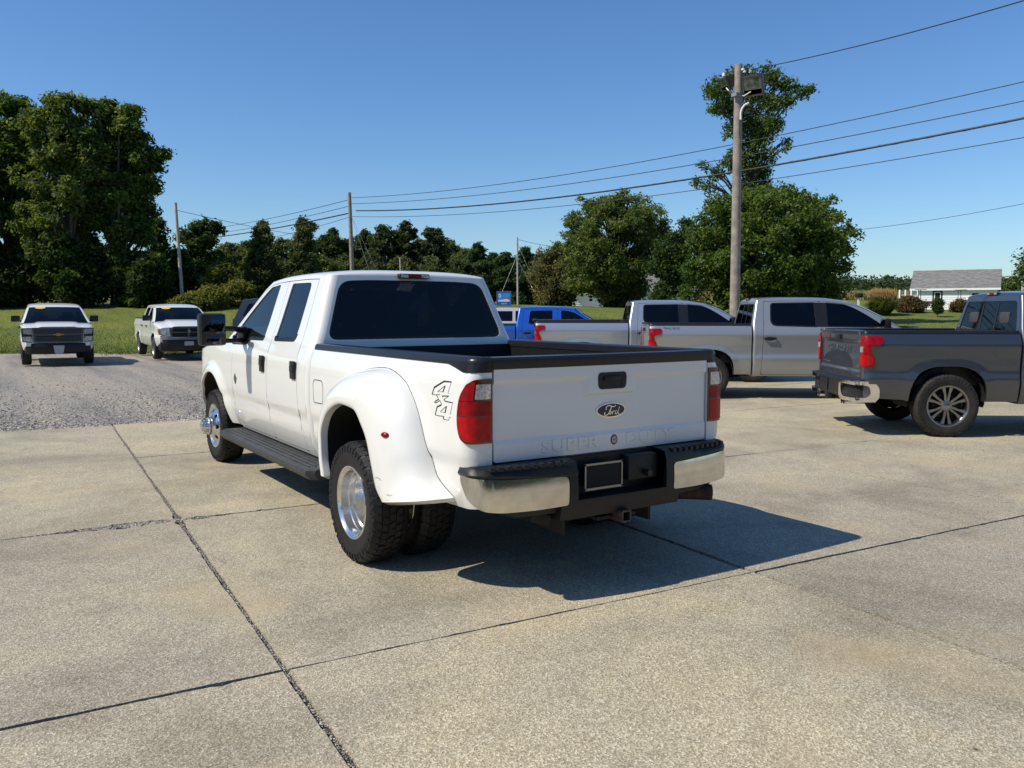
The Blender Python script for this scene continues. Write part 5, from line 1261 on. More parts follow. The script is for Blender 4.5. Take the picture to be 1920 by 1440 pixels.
GL='tall trees at the left edge of the lawn'
T(-62,205,70,60,'dark tree cut off by the left edge of the picture, leftmost of all',mat=L_DRK,n=12000,group=GL,shape='oval',bot=560)
T(22,176,62,62,'tall tree with a pointed narrow top at the left edge, behind the leftmost white pickup',n=24000,group=GL,shape='oval',bot=545,nc=46,cr=.27,extra=[(20,195,16),(50,200,14),(62,235,20),(-5,200,20),(30,260,34),(55,300,34),(20,340,36),(70,370,34),(40,410,36)],tr=.4)
T(128,184,70,60,'tall broad tree second from the left, visible limbs in its crown',n=26000,mat=L_MID,group=GL,shape='oval',bot=540,nc=50,cr=.25,extra=[(105,195,18),(130,190,16),(160,200,18),(120,245,34),(155,265,26),(95,290,28),(170,320,28),(130,330,36),(85,225,26)],tr=.4,limbs=26,split=.3)
T(222,190,66,61.5,'tall tree whose branches reach out to the right over the lawn',n=28000,mat=L_MAP,group=GL,shape='oval',bot=545,nc=46,cr=.25,tr=.4,limbs=26,split=.3,extra=[(288,292,18),(304,288,11),(268,300,22),(290,312,14),(272,345,24),(283,352,14),(262,385,22),(255,425,22),(268,450,15),(262,490,24),(240,240,22),(258,262,20),(247,210,16),(215,250,30),(200,300,32),(225,350,34),(205,400,34),(235,300,30)])
GB='dark undergrowth below the tall trees'
for i,(px,tp,hw,lab) in enumerate([(-30,440,60,'leftmost dark bush under the tall trees'),(55,470,55,'dark bush straight behind the roof of the leftmost white pickup'),(140,455,55,'dark bush under the tall trees, between the two white pickups'),(225,470,50,'dark bush under the overhanging branches of the tall trees'),(290,480,42,'dark bush left of the leaning utility pole, under the branches')]):
    T(px,tp,hw,59.5+i%2,lab,name='bush',mat=L_DRK,n=8500,shape='dome',tr=.08,group=GB,nc=26,cr=.38,cat='bush',limbs=6)
T(300,408,24,70,'thin ragged tree just left of the leaning utility pole',mat=L_DRK,n=3500,tr=.12,bot=540,cr=.4,limbs=16,bare=2)
T(384,416,46,74,'dark spiky tree behind the leaning utility pole',mat=L_DRK,n=9000,tr=.2,shape='dome',cr=.26,extra=[(372,425,9),(400,424,12),(412,432,8),(345,445,14)],limbs=20,bare=1)
T(340,470,34,66,'low dark tree at the foot of the leaning utility pole',mat=L_DRK,n=6500,shape='dome',tr=.1)
GY='yellow green brush along the lawn edge'
for i,(px,tp,hw,d,lab) in enumerate([(372,552,34,57,'yellow green brush above the tow mirror of the big white pickup'),(345,560,20,56,'small yellow green brush at the foot of the leaning pole'),(418,496,34,62,'tall yellow green brush left of the first pear tree'),(452,530,32,60,'yellow green brush behind the dark suv'),(398,540,28,58,'yellow green brush between mirror and dark suv')]):
    T(px,tp,hw,d,lab,name='brush',mat=L_YEL,n=6000,size=.2,shape='dome',tr=.05,group=GY,nc=26,cr=.34,cat='bush',limbs=5,tuft=.3)
T(497,420,36,64,'conical pear tree with a pointed top, left one of two behind the cab',name='pear_tree',mat=L_PEA,n=13000,size=.2,shape='pear',tr=.15,nc=60,cr=.26,group='pear trees',bot=565,extra=[(494,430,7),(490,440,9),(503,446,9)],tuft=.25)
T(573,414,40,64,'conical pear tree with reddish leaves, right one of two behind the cab',name='pear_tree',mat=L_PEA,n=14000,size=.2,shape='pear',tr=.15,nc=60,cr=.26,group='pear trees',bot=565,extra=[(566,422,8),(584,424,8),(575,430,10)],tuft=.25)
GF='trees along the far edge of the fields'
L_HAZE=leafm('far_haze_leaves',[(.060,.085,.030),(.090,.120,.042),(.125,.150,.06),(.16,.175,.075)],.45); L_HAZEDK=leafm('far_dark_haze_leaves',[(.040,.065,.025),(.062,.090,.035),(.09,.115,.048)],.45)  # olive leaf colours lightened to stand in for distance haze
far=[(440,458,40,112,L_HAZE),(478,452,34,118,L_HAZEDK),(535,452,34,112,L_HAZE),(606,452,22,104,L_HAZEDK),(627,432,20,104,L_HAZEDK),(652,450,24,108,L_HAZE),(688,434,26,106,L_HAZEDK),(722,426,24,103,L_HAZEDK),(752,448,20,108,L_HAZE),(764,418,22,104,L_HAZEDK),(788,452,22,110,L_HAZE),(812,430,28,104,L_HAZEDK),(845,452,26,112,L_HAZE),(872,470,26,110,L_HAZE)]
for i,(px,tp,hw,d,mt) in enumerate(far):
    T(px,tp,hw,d,'',mat=mt,n=5200,size=.38,bot=520,tr=.22,group=GF,nc=26,shape='round' if i%3 else 'oval',cr=.32,limbs=12,split=.5)
pine=[(895,459,24,100),(925,478,26,103),(950,476,24,98),(985,466,26,100),(1012,478,26,102)]
for i,(px,tp,hw,d) in enumerate(pine): T(px,tp,hw,d,'',name='pine_tree',mat=L_PIN,n=6500,size=.34,shape='pear' if i%2 else 'oval',tr=.2,group='pine trees behind the blue pickup',nc=34,cr=.30,flat=.5)
hed=[(430,505,52,93,L_HAZE),(520,492,46,95,L_HAZEDK),(600,485,40,93,L_HAZE),(650,482,40,95,L_HAZE),(700,480,42,94,L_HAZEDK),(755,482,42,95,L_HAZE),(810,484,40,94,L_HAZE),(862,488,40,95,L_HAZEDK),(905,492,36,94,L_HAZEDK),(960,498,40,94,L_PIN),(1010,502,34,95,L_PIN)]
for i,(px,tp,hw,d,mt) in enumerate(hed): T(px,tp,hw,d,'',name='bush',mat=mt,n=8000,size=.30,shape='dome',tr=.06,group='bushes at the foot of the far trees',nc=24,cr=.36,cat='bush',limbs=4)
T(1042,458,44,80,'brownish green weeping tree just left of the big round tree',name='weeping_tree',mat=L_BRN,n=14000,size=.22,shape='oval',bot=568,tr=.2,droop=.55,cr=.30,nc=40)
T(1150,372,96,76,'big round tree on the lawn between the thin pole and the floodlight pole',mat=L_MID,n=34000,size=.25,shape='round',bot=572,tr=.42,nc=75,cr=.21,limbs=30,extra=[(1085,470,26),(1095,505,24),(1110,390,14),(1140,380,14),(1195,378,16),(1225,400,20),(1243,430,16),(1135,545,22),(1180,560,26),(1075,420,16),(1075,530,18)])
T(1262,438,34,70,'dark spiky tree squeezed between the big round tree and the maple',mat=L_DRK,n=9000,size=.24,shape='oval',bot=575,tr=.2,extra=[(1285,420,12),(1290,440,16),(1250,470,20),(1240,500,22),(1285,500,26)])
T(1237,530,20,66,'small conical evergreen in front of the grey roof',name='evergreen',mat=L_DRK,n=3500,size=.18,shape='cone',tr=.08,limbs=4)
T(1437,362,134,47,'wide bushy maple behind the floodlight pole',name='maple_tree',mat=L_MAP,n=52000,size=.19,shape='round',bot=588,tr=.35,nc=110,cr=.20,limbs=26,tuft=.3,extra=[(1350,385,26),(1395,370,20),(1440,362,18),(1475,360,18),(1520,385,24),(1552,405,20),(1568,445,18),(1580,470,12),(1575,505,18),(1560,545,24),(1540,570,28),(1330,420,28),(1310,460,26),(1302,505,24),(1300,550,26),(1320,580,26),(1400,585,30),(1480,585,30)])
tc_=[(1352,163,24),(1330,168,12),(1375,140,15),(1400,128,9),(1405,150,22),(1440,140,22),(1462,150,17),(1480,160,16),(1505,170,13),(1518,163,7),(1420,185,28),(1370,195,24),(1455,190,20),(1480,185,12),(1340,200,12),(1400,225,28),(1435,235,26),(1372,240,16),(1455,225,14),(1410,270,26),(1385,290,18),(1440,285,16),(1475,262,7),(1398,310,22),(1425,320,20),(1365,300,13),(1345,320,13),(1318,308,9),(1308,340,10),(1330,345,12),(1430,345,16),(1390,345,18),(1478,272,5)]
cl=[]
for ex,ey,er in tc_:
    p=at(ex,ey,49+rng.uniform(-.8,.8)); cl.append((p.x,p.y,p.z,er/FPX*49))
s=(1398-960)/FPX*49; x,y=world(s,49); tree('vine_covered_tree','tall thin ragged tree rising above the maple behind the floodlight pole',cl,(x,y,hz(x,y)),8500,.17,L_MAP,.26,None,'tree',.20,7,.15,30,.75,.85,2)
T(1940,462,24,40,'light green branch reaching in at the right edge above the dark grey pickup',mat=L_MID,n=2200,size=.15,shape='round',bot=545,tr=.1,extra=[(1917,482,5),(1920,500,6),(1914,512,5)])
for px,tp,hw,d,lab in ((1898,520,20,125,'distant tree at the right edge behind the white cottage'),(1880,530,18,128,'small distant tree right of the white cottage')): T(px,tp,hw,d,lab,mat=L_MID,n=2600,size=.4,shape='dome',tr=.1,group='small trees behind the cottage')
# labels for the far tree groups
tn=['leftmost tree of the far row, behind the pear trees','dark tree left of the first pear tree in the far row','far tree seen between the two pear trees','dark far tree just right of the second pear tree','slim far tree left of the middle utility pole','far tree directly behind the middle utility pole','rounded far tree right of the middle utility pole','dark tall far tree above the rear window of the big white pickup','low far tree right of the dark tall one','tallest slim far tree, above the roof brake light','low far tree just right of the tallest slim one','wide far tree above the right half of the cab','low far tree left of the pines','lowest far tree at the left of the pines']
pn=['pine farthest left, just right of the far row of trees','pine behind the blue sign','pine left of the thin utility pole','pine right of the thin utility pole','pine farthest right, beside the weeping tree']
hn=['bush below the leftmost far tree','bush between the feet of the pear trees','bush right of the second pear tree','bush at the foot of the middle utility pole','bush right of the middle utility pole','bush over the third brake light','bush over the right half of the cab roof','bush at the right corner of the cab roof','bush left of the blue sign','bush right of the blue sign','bush behind the guy wires of the thin pole']
for grp,names in ((GF,tn),('pine trees behind the blue pickup',pn),('bushes at the foot of the far trees',hn)):
    for o,l in zip([o for o in COL.objects if o.get('group')==grp],names): o['label']=l
# unseen tree belts added behind and left of camera, mainly for reflections
cl=[]
for _ in range(150):
    a=rad(rng.uniform(95,265)); q=rng.uniform(34,46); x,y=CX+q*math.cos(a+YAW),CY+q*math.sin(a+YAW); r=rng.uniform(2,3.6); cl.append((x,y,rng.uniform(0,9),r))
for _ in range(120):
    a=rad(rng.uniform(58,97)); q=rng.uniform(56,64); x,y=CX+q*math.cos(a+YAW),CY+q*math.sin(a+YAW); r=rng.uniform(2.2,3.6); cl.append((x,y,rng.uniform(1,17),r))
w=quadmesh('added_tree_belt',leafcloud(cl,30000,.9,.8,7,.9),L_DRK,None,'stuff'); w['label']='unseen belts of trees added behind and left of the viewer for reflections'; w['category']='trees'
# far wood and corn
cl=[]
for _ in range(1000):
    t=rng.uniform(500,640); s=rng.uniform(-.3,.75)*t; x,y=world(s,t); z=hz(x,y); r=rng.uniform(4,8); cl.append((x,y,z+r*.2+rng.uniform(0,2.0),r*.9))
w=quadmesh('far_wood',leafcloud(cl,80000,1.3,1.6,7,.8),leafm('far_wood_leaves',[(.03,.05,.02),(.05,.075,.03),(.075,.10,.04)],.2),None,'stuff'); w['label']='dense green wood on the low hills along the horizon'; w['category']='wood'
P=[]
for _ in range(26000):
    t=rng.uniform(232,300)if rng.random()<.6 else rng.uniform(232,240); s=rng.uniform(-.1,.72)*t; x,y=world(s,t); P.append((x,y,hz(x,y)))
blades('corn_field',np.array(P),1.5,.35,leafm('dry_corn',[(.20,.15,.06),(.30,.22,.09),(.16,.15,.06)],.2),'tan ripe corn field in front of the far wood','corn',lean=.12)
# ================================================================ ornamental shrubs at the right
def clump(px,top,hw,d,label,n=2600,h=None,name='ornamental_grass'):
    s=(px-960)/FPX*d; x,y=world(s,d); z=hz(x,y); H_=at(px,top,d).z-z; R_=hw/FPX*d
    t=thing(name,label,'ornamental grass',(x,y,z)); V=[];F=[]
    for i in range(n):
        a=rng.uniform(0,2*PI); r0=R_*.45*math.sqrt(rng.random()); b=Vector((math.cos(a)*r0,math.sin(a)*r0,0)); o=Vector((math.cos(a+rng.normal(0,.3)),math.sin(a+rng.normal(0,.3)),0))*R_*rng.uniform(.05,.75)**1.2; hh=H_*rng.uniform(.5,1.05)*(1-.35*(o.length/R_)); w=Vector((-math.sin(a),math.cos(a),0))*.03
        k=len(V); m1=b+o*.5+Vector((0,0,hh*.72)); e=b+o*1.7+Vector((0,0,hh*rng.uniform(.35,1.0)))
        V+=[b-w,b+w,m1+w,m1-w,e]; F+=[(k,k+1,k+2,k+3),(k+3,k+2,k+4)]
    me=bpy.data.meshes.new('grass_blades'); me.from_pydata([tuple(v) for v in V],[],F); me.materials.append(leafm('ornamental_blades',[(.06,.10,.018),(.11,.15,.03),(.16,.18,.04)],.3)); link('grass_blades',me,t)
    V=[];F=[]
    for i in range(260):
        a=rng.uniform(0,2*PI); r0=R_*.75*math.sqrt(rng.random()); c=Vector((math.cos(a)*r0,math.sin(a)*r0,H_*rng.uniform(.92,1.12)))
        for q in range(5):
            k=len(V); p=c+Vector(rng.normal(size=3))*.07; V+=[p-Vector((.02,0,.1)),p+Vector((.02,0,-.1)),p+Vector((.0,.02,.12))]; F.append((k,k+1,k+2))
    me=bpy.data.meshes.new('seed_head'); me.from_pydata([tuple(v) for v in V],[],F); me.materials.append(leafm('seed_heads',[(.28,.17,.07),(.36,.24,.12)],.2)); link('seed_heads',me,t)
clump(1650,549,32,58,'clump of tall green ornamental grass with tan seed heads left of the cottage')
T(1704,558,25,60,'round bush with reddish leaves beside the ornamental grass',name='bush',mat=L_RED,n=9000,size=.12,shape='dome',tr=.06,cat='bush',cr=.34,limbs=6,tuft=.2)
T(1756,560,9,56,'small egg-shaped evergreen on the lawn in front of the cottage door',name='evergreen_shrub',mat=L_DRK,n=4200,size=.08,shape='oval',tr=.03,cat='bush',bot=586,limbs=4,tuft=.12,cr=.42)
T(1795,563,14,60,'low reddish bush just left of the dark grey pickup cab',name='bush',mat=L_RED,n=4000,size=.12,shape='dome',tr=.05,cat='bush',cr=.36,limbs=4,tuft=.2)
# ================================================================ buildings
SID=basic('white_siding',(.78,.77,.74),.55,noise=.04,scale=4); TRIM=basic('white_trim',(.80,.80,.78),.5,noise=.03)
def shingle(N,L,b,co):
    v=node(N,'ShaderNodeTexNoise',Scale=2.2,Detail=6.); mp=node(N,'ShaderNodeMapping'); mp.inputs['Scale'].default_value=(1,1,5); L.new(co,mp.inputs[0]); L.new(mp.outputs[0],v.inputs['Vector']); r=ramp(N,[(.3,(.13,.125,.12)),(.7,(.25,.24,.23))]); L.new(v.outputs['Fac'],r.inputs[0]); L.new(r.outputs[0],b.inputs['Base Color']); setp(b,rough=.95,spec=.2)
SHG=ground_mat('grey_shingles',shingle)
def cottage(name,label,px0,px1,d,wallh,rise,depth,openings,yaw=0,gable=False):
    xm=(px0+px1)/2; s=(xm-960)/FPX*d; x,y=world(s,d); z=hz(x,y)-.1; Lw=(px1-px0)/FPX*d
    t=thing(name,label,'house',(x,y,z),YAW-PI/2+yaw)                 # local x to the right, local y away
    h=Lw/2; holes=[[(a,b),(c,b),(c,e),(a,e)] for k_,a,b,c,e in openings]
    w=MB().patch(lambda u,v,dd:(u,dd,v),[(-h,0),(h,0),(h,wallh),(-h,wallh)],holes,1,1,rim=.14,flip=False)
    for sg in (-1,1):
        w.add([(sg*h,0,0),(sg*h,depth,0),(sg*h,depth,wallh),(sg*h,depth/2,wallh+rise),(sg*h,0,wallh)],[(0,1,2,3,4)],flip=sg<0)
    w.add([(-h,depth,0),(h,depth,0),(h,depth,wallh),(-h,depth,wallh)],[(0,3,2,1)]); w.obj('wall',SID,t,smooth=False)
    b=MB(); nb=int(wallh/.20)
    for i in range(nb):
        z0=i*.20+.01; segs=[(-h,h)]
        for _,a,b0,c,e in openings:
            if b0<z0+.2 and e>z0:
                segs=[q for sg_ in segs for q in ((sg_[0],min(sg_[1],a-.06)),(max(sg_[0],c+.06),sg_[1])) if q[1]-q[0]>.05]
        for a,c in segs: b.add([(a,-.028,z0),(c,-.028,z0),(c,-.006,z0+.195),(a,-.006,z0+.195),(a,0,z0),(c,0,z0)],[(0,1,2,3),(0,4,5,1)])
    b.obj('siding_boards',SID,t,smooth=False,kind='stuff')
    ov=.35; r=MB(); n=12
    for sd in (0,1):
        for i in range(n):
            f0,f1=i/n,(i+1)/n; hh=depth/2+ov; y0=(-ov+hh*f0) if not sd else depth+ov-hh*f0; y1=(-ov+hh*f1) if not sd else depth+ov-hh*f1
            z0=wallh-ov*rise/(depth/2)+(rise+ov*rise/(depth/2))*f0+.06; z1=z0+(rise+ov*rise/(depth/2))/n
            A=[(-h-ov,y0,z0+.03),(h+ov,y0,z0+.03),(h+ov,y1,z1+.005),(-h-ov,y1,z1+.005),(-h-ov,y0,z0),(h+ov,y0,z0)]
            r.add(A,[(0,1,2,3),(0,4,5,1)],flip=bool(sd))
    r.obj('roof',SHG,t,smooth=False)
    f=MB(); zf_=wallh-ov*rise/(depth/2); f.box((0,-ov+.0,zf_-.03),(2*(h+ov),.03,.20)); f.box((0,-ov/2,zf_-.10),(2*(h+ov),ov,.02)); f.obj('fascia',TRIM,t)
    for k_,a,b0,c,e in openings:
        if k_=='door':
            o=MB(); o.box(((a+c)/2,.03,(b0+e)/2),(c-a,.05,e-b0)); o=o.obj('door',basic('dark_green_door',(.012,.016,.016),.4),t)
            q=MB()
            for (x0,x1,z0,z1) in ((a+.14,a+.22,b0+.95,e-.22),(c-.22,c-.14,b0+.95,e-.22),(a+.14,c-.14,e-.30,e-.22),(a+.14,c-.14,b0+.95,b0+1.03)): q.box(((x0+x1)/2,-.005,(z0+z1)/2),(x1-x0,.03,z1-z0))
            q.obj('door_frame',TRIM,o); q=MB(); q.box(((a+c)/2,.0,b0+(e-b0)*.68),(c-a-.44,.02,e-b0-1.3)); q.obj('door_pane',DARK,o)
        else:
            o=MB(); o.box(((a+c)/2,.08,(b0+e)/2),(c-a,.02,e-b0)); o=o.obj('window',DARK,t)
            q=MB(); wd=.07
            for (x0,x1,z0,z1) in ((a,a+wd,b0,e),(c-wd,c,b0,e),(a+wd,c-wd,e-wd,e),(a+wd,c-wd,b0,b0+wd),(a+wd,c-wd,(b0+e)/2-.03,(b0+e)/2+.03)): q.box(((x0+x1)/2,.03,(z0+z1)/2),(x1-x0,.05,z1-z0))
            q.obj('window_frame',TRIM,o)
    return t
c=cottage('white_cottage','small white cottage with a grey shingle roof and a dark door at the right',1716,1853,84,2.45,1.75,6.0,[('door',-1.92,.05,-1.02,2.2),('window',1.50,1.25,2.22,1.9)],yaw=-.53)
cottage('white_house','white house end with one window behind the big round tree',1076,1136,100,1.9,1.3,4.5,[('window',-.2,.7,.35,1.5)],yaw=.1)
cottage('grey_roofed_house','house with a big grey roof partly hidden by trees, left of the maple',1196,1300,92,2.3,2.5,8,[('window',-1.5,.9,-.8,1.9)],yaw=.1)
# deck railing, bird feeder, mailbox beside the cottage
def wpt(px,d): s=(px-960)/FPX*d; x,y=world(s,d); return Vector((x,y,hz(x,y)))
A=wpt(1683,83); B=wpt(1717,83); t=thing('deck_railing','white posts and rail of the small deck left of the cottage','railing',A); v=B-A
for f in (0,.32,.64,1):
    m=MB(); m.box((v.x*f,v.y*f,1.0),(.13,.13,2.0)); m.obj('post',TRIM,t)
for z in (.95,1.5):
    m=MB(); m.tube([(0,0,z),(v.x,v.y,z+v.z)],.05,4); m.obj('rail',TRIM,t)
for i,px in enumerate((1722,1797)):
    A=wpt(px,79); t=thing('bird_feeder','bird feeder table on a thin post %s'%('in front of the left end of the cottage' if i==0 else 'below the cottage window'),'bird feeder',A,0,'bird feeders in front of the cottage')
    m=MB(); m.tube([(0,0,-.1),(0,0,1.9)],.035,6); m.obj('post',BARK,t); m=MB(); m.box((0,0,1.92),(.9,.5,.05)); m.tube([(.25,0,1.9),(.25,0,.9)],.03,5); m.obj('tray',BARK,t)
A=wpt(1757,76); t=thing('garden_bench','low dark bench left of the cottage door','bench',wpt(1738,80),YAW-PI/2)
m=MB(); m.box((0,0,.45),(1.5,.4,.05)); m.obj('seat',BARK,t); m=MB(); m.box((0,.22,.75),(1.5,.04,.25)); m.obj('backrest',BARK,t)
for sx in (-.65,.65): m=MB(); m.box((sx,0,.22),(.07,.38,.44)); m.obj('leg',BARK,t)
t=thing('mailbox','white mailbox with a dark top on the lawn left of the ornamental grass','mailbox',wpt(1607,62),YAW-PI/2)
m=MB(); m.box((0,0,.55),(.12,.12,1.1)); m.obj('post',TRIM,t); m=MB(); m.box((0,0,1.18),(.45,.6,.32),bev=.1); m.obj('box',DARK,t)
# blue signboard
t=thing('blue_signboard','blue billboard with a picture and white lettering left of the thin pole','sign',at(945,584,66).xy.to_3d()+Vector((0,0,hz(*at(945,584,66).xy))),YAW-PI/2-.1)
zz=at(945,561,66).z-t.location.z; k=66/FPX
SGN=basic('sign_blue',(.015,.10,.42),.4,noise=.05); m=MB(); m.box((0,0,zz),(26*k,.10,28*k)); m.obj('panel',SGN,t)
m=MB(); m.box((0,-.056,zz+3.5*k),(23*k,.01,17*k)); m.obj('picture',basic('sign_sky',(.03,.22,.55),.4,noise=.3,scale=3),t)
m=MB(); m.patch(lambda u,v,d:(u,-.066+d,zz+v),[(-11*k,-4.5*k),(11*k,-4.5*k),(11*k,-1.5*k),(4*k,.5*k),(-3*k,-1*k),(-11*k,-2*k)],(),1,1,rim=.004,flip=False); m.obj('picture_snow',basic('sign_white',(.6,.65,.7),.5),t)
m=MB(); m.patch(lambda u,v,d:(u,-.068+d,zz+v),[(1*k,1*k),(4*k,5*k),(6*k,2*k),(8*k,3*k),(7*k,0)],(),1,1,rim=.004); m.obj('picture_mark',basic('sign_red',(.45,.08,.05),.5),t)
m=MB(); puttext(m,'0',.42,.004,lambda x,y,z:(x-7.5*k,-.07-z,zz+6*k+y)); puttext(m,'LAKE INN',.18,.004,lambda x,y,z:(x,-.07-z,zz-9*k+y)) if False else puttext(m,'I & 74',.17,.004,lambda x,y,z:(x,-.07-z,zz-8.5*k+y)); m.obj('sign_lettering',TRIM,t)
m=MB(); fr=[(-13.5,13.5,14,15),(-13.5,13.5,-15,-14),(-13.5,-12.5,-14,14),(12.5,13.5,-14,14)]
for a,b_,c_,d_ in fr: m.box(((a+b_)/2*k,-.02,zz+(c_+d_)/2*k),((b_-a)*k,.12,(d_-c_)*k))
m.obj('sign_frame',basic('sign_frame_blue',(.10,.16,.35),.5),t)
for sx in (-9,9): m=MB(); m.box((sx*k,0,(zz-14*k)/2),(.1,.1,zz-14*k)); m.obj('post',BLK,t)
# ================================================================ poles and wires
POLE=basic('weathered_pole',(.27,.235,.19),.9,noise=.3,scale=4,bump=.5,bscale=25)
POLP=basic('pale_pole',(.42,.38,.33),.9,noise=.2,scale=4,bump=.4,bscale=25)
def pole(label,top,bot,d,r,mat=POLE,name='utility_pole',d2=None):
    a=at(top[0],top[1],d2 or d); b=at(bot[0],bot[1],d); zb=hz(b.x,b.y)-.1
    f=(zb-a.z)/(b.z-a.z) if abs(b.z-a.z)>.1 else 1; b=a+(b-a)*f
    t=thing(name,label,'utility pole',b); m=MB(); n=10; v=a-b
    m.tube([v*(i/n) for i in range(n+1)],[r*(1.12-.32*i/n) for i in range(n+1)],14); m.obj('post',mat,t,ang=60); return t,a
big,bt=pole('tall wooden pole carrying two floodlights, behind the silver pickups',(1385,121),(1378,560),26,.145,name='floodlight_pole'); big['category']='light pole'
mid_,mt_=pole('middle wooden utility pole rising behind the cab of the big white pickup',(655,361),(660,500),55,.14)
lft,lt_=pole('leaning pale utility pole at the left beside the dark trees',(329,380),(341,548),60,.12,POLP)
bk_,bkt=pole('short dark utility pole behind the leaning one',(353,421),(354,520),90,.17)
thn,tt_=pole('thin utility pole with guy wires left of the round tree',(970,445),(971,572),84,.10,POLP)
wht,wt_=pole('small white post behind the cab roof of the big white pickup',(750,483),(751,510),90,.09,POLP)
rgt,rt_=pole('utility pole cut off by the right edge of the picture',(1919,487),(1919,560),60,.14,POLP)
# fittings on the big pole
loc=lambda px,py,d:at(px,py,d)-big.location
def flood(c,n_,up,w,h,dp,nm,label):
    """tapered box lamp; n_ the direction the glass faces"""
    n_=Vector(n_).normalized(); r=Vector(up).cross(n_).normalized(); u=n_.cross(r); c=Vector(c)
    Q=lambda a,b,e:c+r*a+u*b+n_*e
    def fr(w_,h_,e): return [Q(-w_,-h_,e),Q(w_,-h_,e),Q(w_,h_,e),Q(-w_,h_,e)]
    m=MB(); rows=[fr(w*.32,h*.32,-dp),fr(w*.46,h*.46,-dp*.35),fr(w*.5,h*.5,0),fr(w*.46,h*.46,.005)]
    m.grid(rows,cu=True); m.add(rows[0],[(0,1,2,3)]); hd=m.obj(nm,basic('lamp_housing_bronze',(.05,.047,.045),.45,.3,noise=.3,scale=6),big,ang=20)
    m=MB(); m.add([Q(a,b,.012) for a,b in ((-w*.43,-h*.20),(w*.43,-h*.20),(w*.43,h*.43),(-w*.43,h*.43))],[(0,1,2,3)]); m.obj('lamp_glass',basic('lamp_glass',(.10,.13,.11),.08,.55,noise=.7,scale=7),hd)
    m=MB()
    for a,b,w1,h1 in ((0,.44,.96,.06),(0,-.47,.96,.06),(-.46,0,.05,.96),(.46,0,.05,.96)):
        v=[Q((a+sx*w1/2)*w,(b+sy*h1/2)*h,e) for e in(-.01,.03) for sx,sy in((-1,-1),(1,-1),(1,1),(-1,1))]; m.add(v,[(4,5,6,7),(0,1,5,4),(1,2,6,5),(2,3,7,6),(3,0,4,7)])
    m.obj('lamp_bezel',basic('lamp_bezel_brown',(.13,.11,.10),.4,.5),hd)
    m=MB(); p=Q(-w*.12,h*.56,-dp*.35); m.tube([p,p+Vector((0,0,.10))],.045,10); m.obj('photocell',WHT,hd)
    return hd
tocam=Vector((CX,CY,CZ))-bt; tocam.z=0; tocam.normalize(); rt_v=Vector((RX,RY,0))
h1=flood(loc(1411,160,25.7),tocam*1.0-rt_v*.45-Vector((0,0,.55)),(0,0,1),.62,.62,.42,'floodlight','')
h2=flood(loc(1358,158,26.1),tocam*.40-rt_v*1.0-Vector((0,0,.62)),(0,0,1),.40,.38,.36,'floodlight','')
m=MB(); m.tube([loc(1375,178,26),loc(1366,170,26),loc(1362,165,26.1)],.022,6); m.tube([loc(1385,178,26),loc(1395,180,25.9),loc(1408,172,25.8)],.025,6); m.box(loc(1380,178,25.85),(.20,.2,.10)); m.obj('lamp_bracket',basic('galvanised',(.30,.30,.30),.5,.6),big)
m=MB(); m.tube([loc(1389,224,25.85),loc(1389,212,25.85),loc(1391,204,25.8),loc(1396,197,25.8),loc(1404,193,25.8)],.032,8); m.obj('conduit',WHT,big)
m=MB(); m.tube([loc(1404,193,25.8),loc(1424,185,25.8),loc(1428,165,25.8),loc(1426,150,25.8)],.012,6); m.tube([loc(1389,262,25.85),loc(1386,250,25.85),loc(1387,225,25.85)],.008,5); m.obj('lamp_cable',BLK,big)
for q,(a,b_) in enumerate(((1391,133),(1394,137))):
    m=MB(); m.lathe([(.0,0),(.05,.02),(.05,.06),(.02,.08)],10,axis='z',c=tuple(loc(a+2,b_,25.8))); m.obj('insulator',WHT,big)
m=MB(); m.tube([(0,0,0),(v_:=(bt-big.location))*.0+Vector((0,0,.01))],.001,3) if False else None
def wire(label,pts,r,dA,dB,pxB,name='power_line',cat='wire',twist=0,n=48,group=None):
    """cable through picture points pts=[(px,py)..3]; its horizontal run goes from depth dA at pts[0] to depth dB at pxB"""
    A=at(pts[0][0],pts[0][1],dA); B=at(pxB,400,dB); A2,B2=A.xy,B.xy
    def tz(px,py):
        lo,hi=0,1.3
        sa,ta=st(*A2); sb,tb=st(*B2); k=(px-960)/FPX          # solve (sa+(sb-sa)t)/(ta+(tb-ta)t)=k
        t=(k*ta-sa)/((sb-sa)-k*(tb-ta)); d=ta+(tb-ta)*t; return t,at(px,py,d).z
    P=[tz(*p) for p in pts]; c=np.polyfit([p[0] for p in P],[p[1] for p in P],min(2,len(P)-1))
    path=[]; tb=1.0
    for i in range(n+1):
        t=tb*i/n; q=A2.lerp(B2,t); path.append(Vector((q.x,q.y,float(np.polyval(c,t)))))
    o=path[0]; t_=thing(name,label,cat,o,0,group); m=MB(); m.tube([p-o for p in path],r,6)
    m.obj('cable',basic('black_cable',(.012,.012,.013),.6),t_)
    if twist:
        m=MB(); pp=[]
        for i in range(n*5+1):
            f=i/(n*5)*n; k=min(int(f),n-1); p=path[k].lerp(path[k+1],f-k)-o; a=f*5.5; pp.append(p+Vector((0,0,math.sin(a)))*twist+Vector((RX,RY,0))*math.cos(a)*twist*.3)
        m.tube(pp,r*.6,4); m.obj('lashed_cable',basic('black_cable',(.012,.012,.013)),t_)
    return t_
GW='cables running from the middle pole to the upper right'
wire('uppermost of the four cables between the middle pole and the upper right corner',[(660,371),(1280,288),(1920,147)],.016,55,20,2350,group=GW,twist=.010)
wire('second cable from the top between the middle pole and the right edge',[(660,382),(1280,311),(1920,184)],.016,55,20,2350,group=GW,twist=.010)
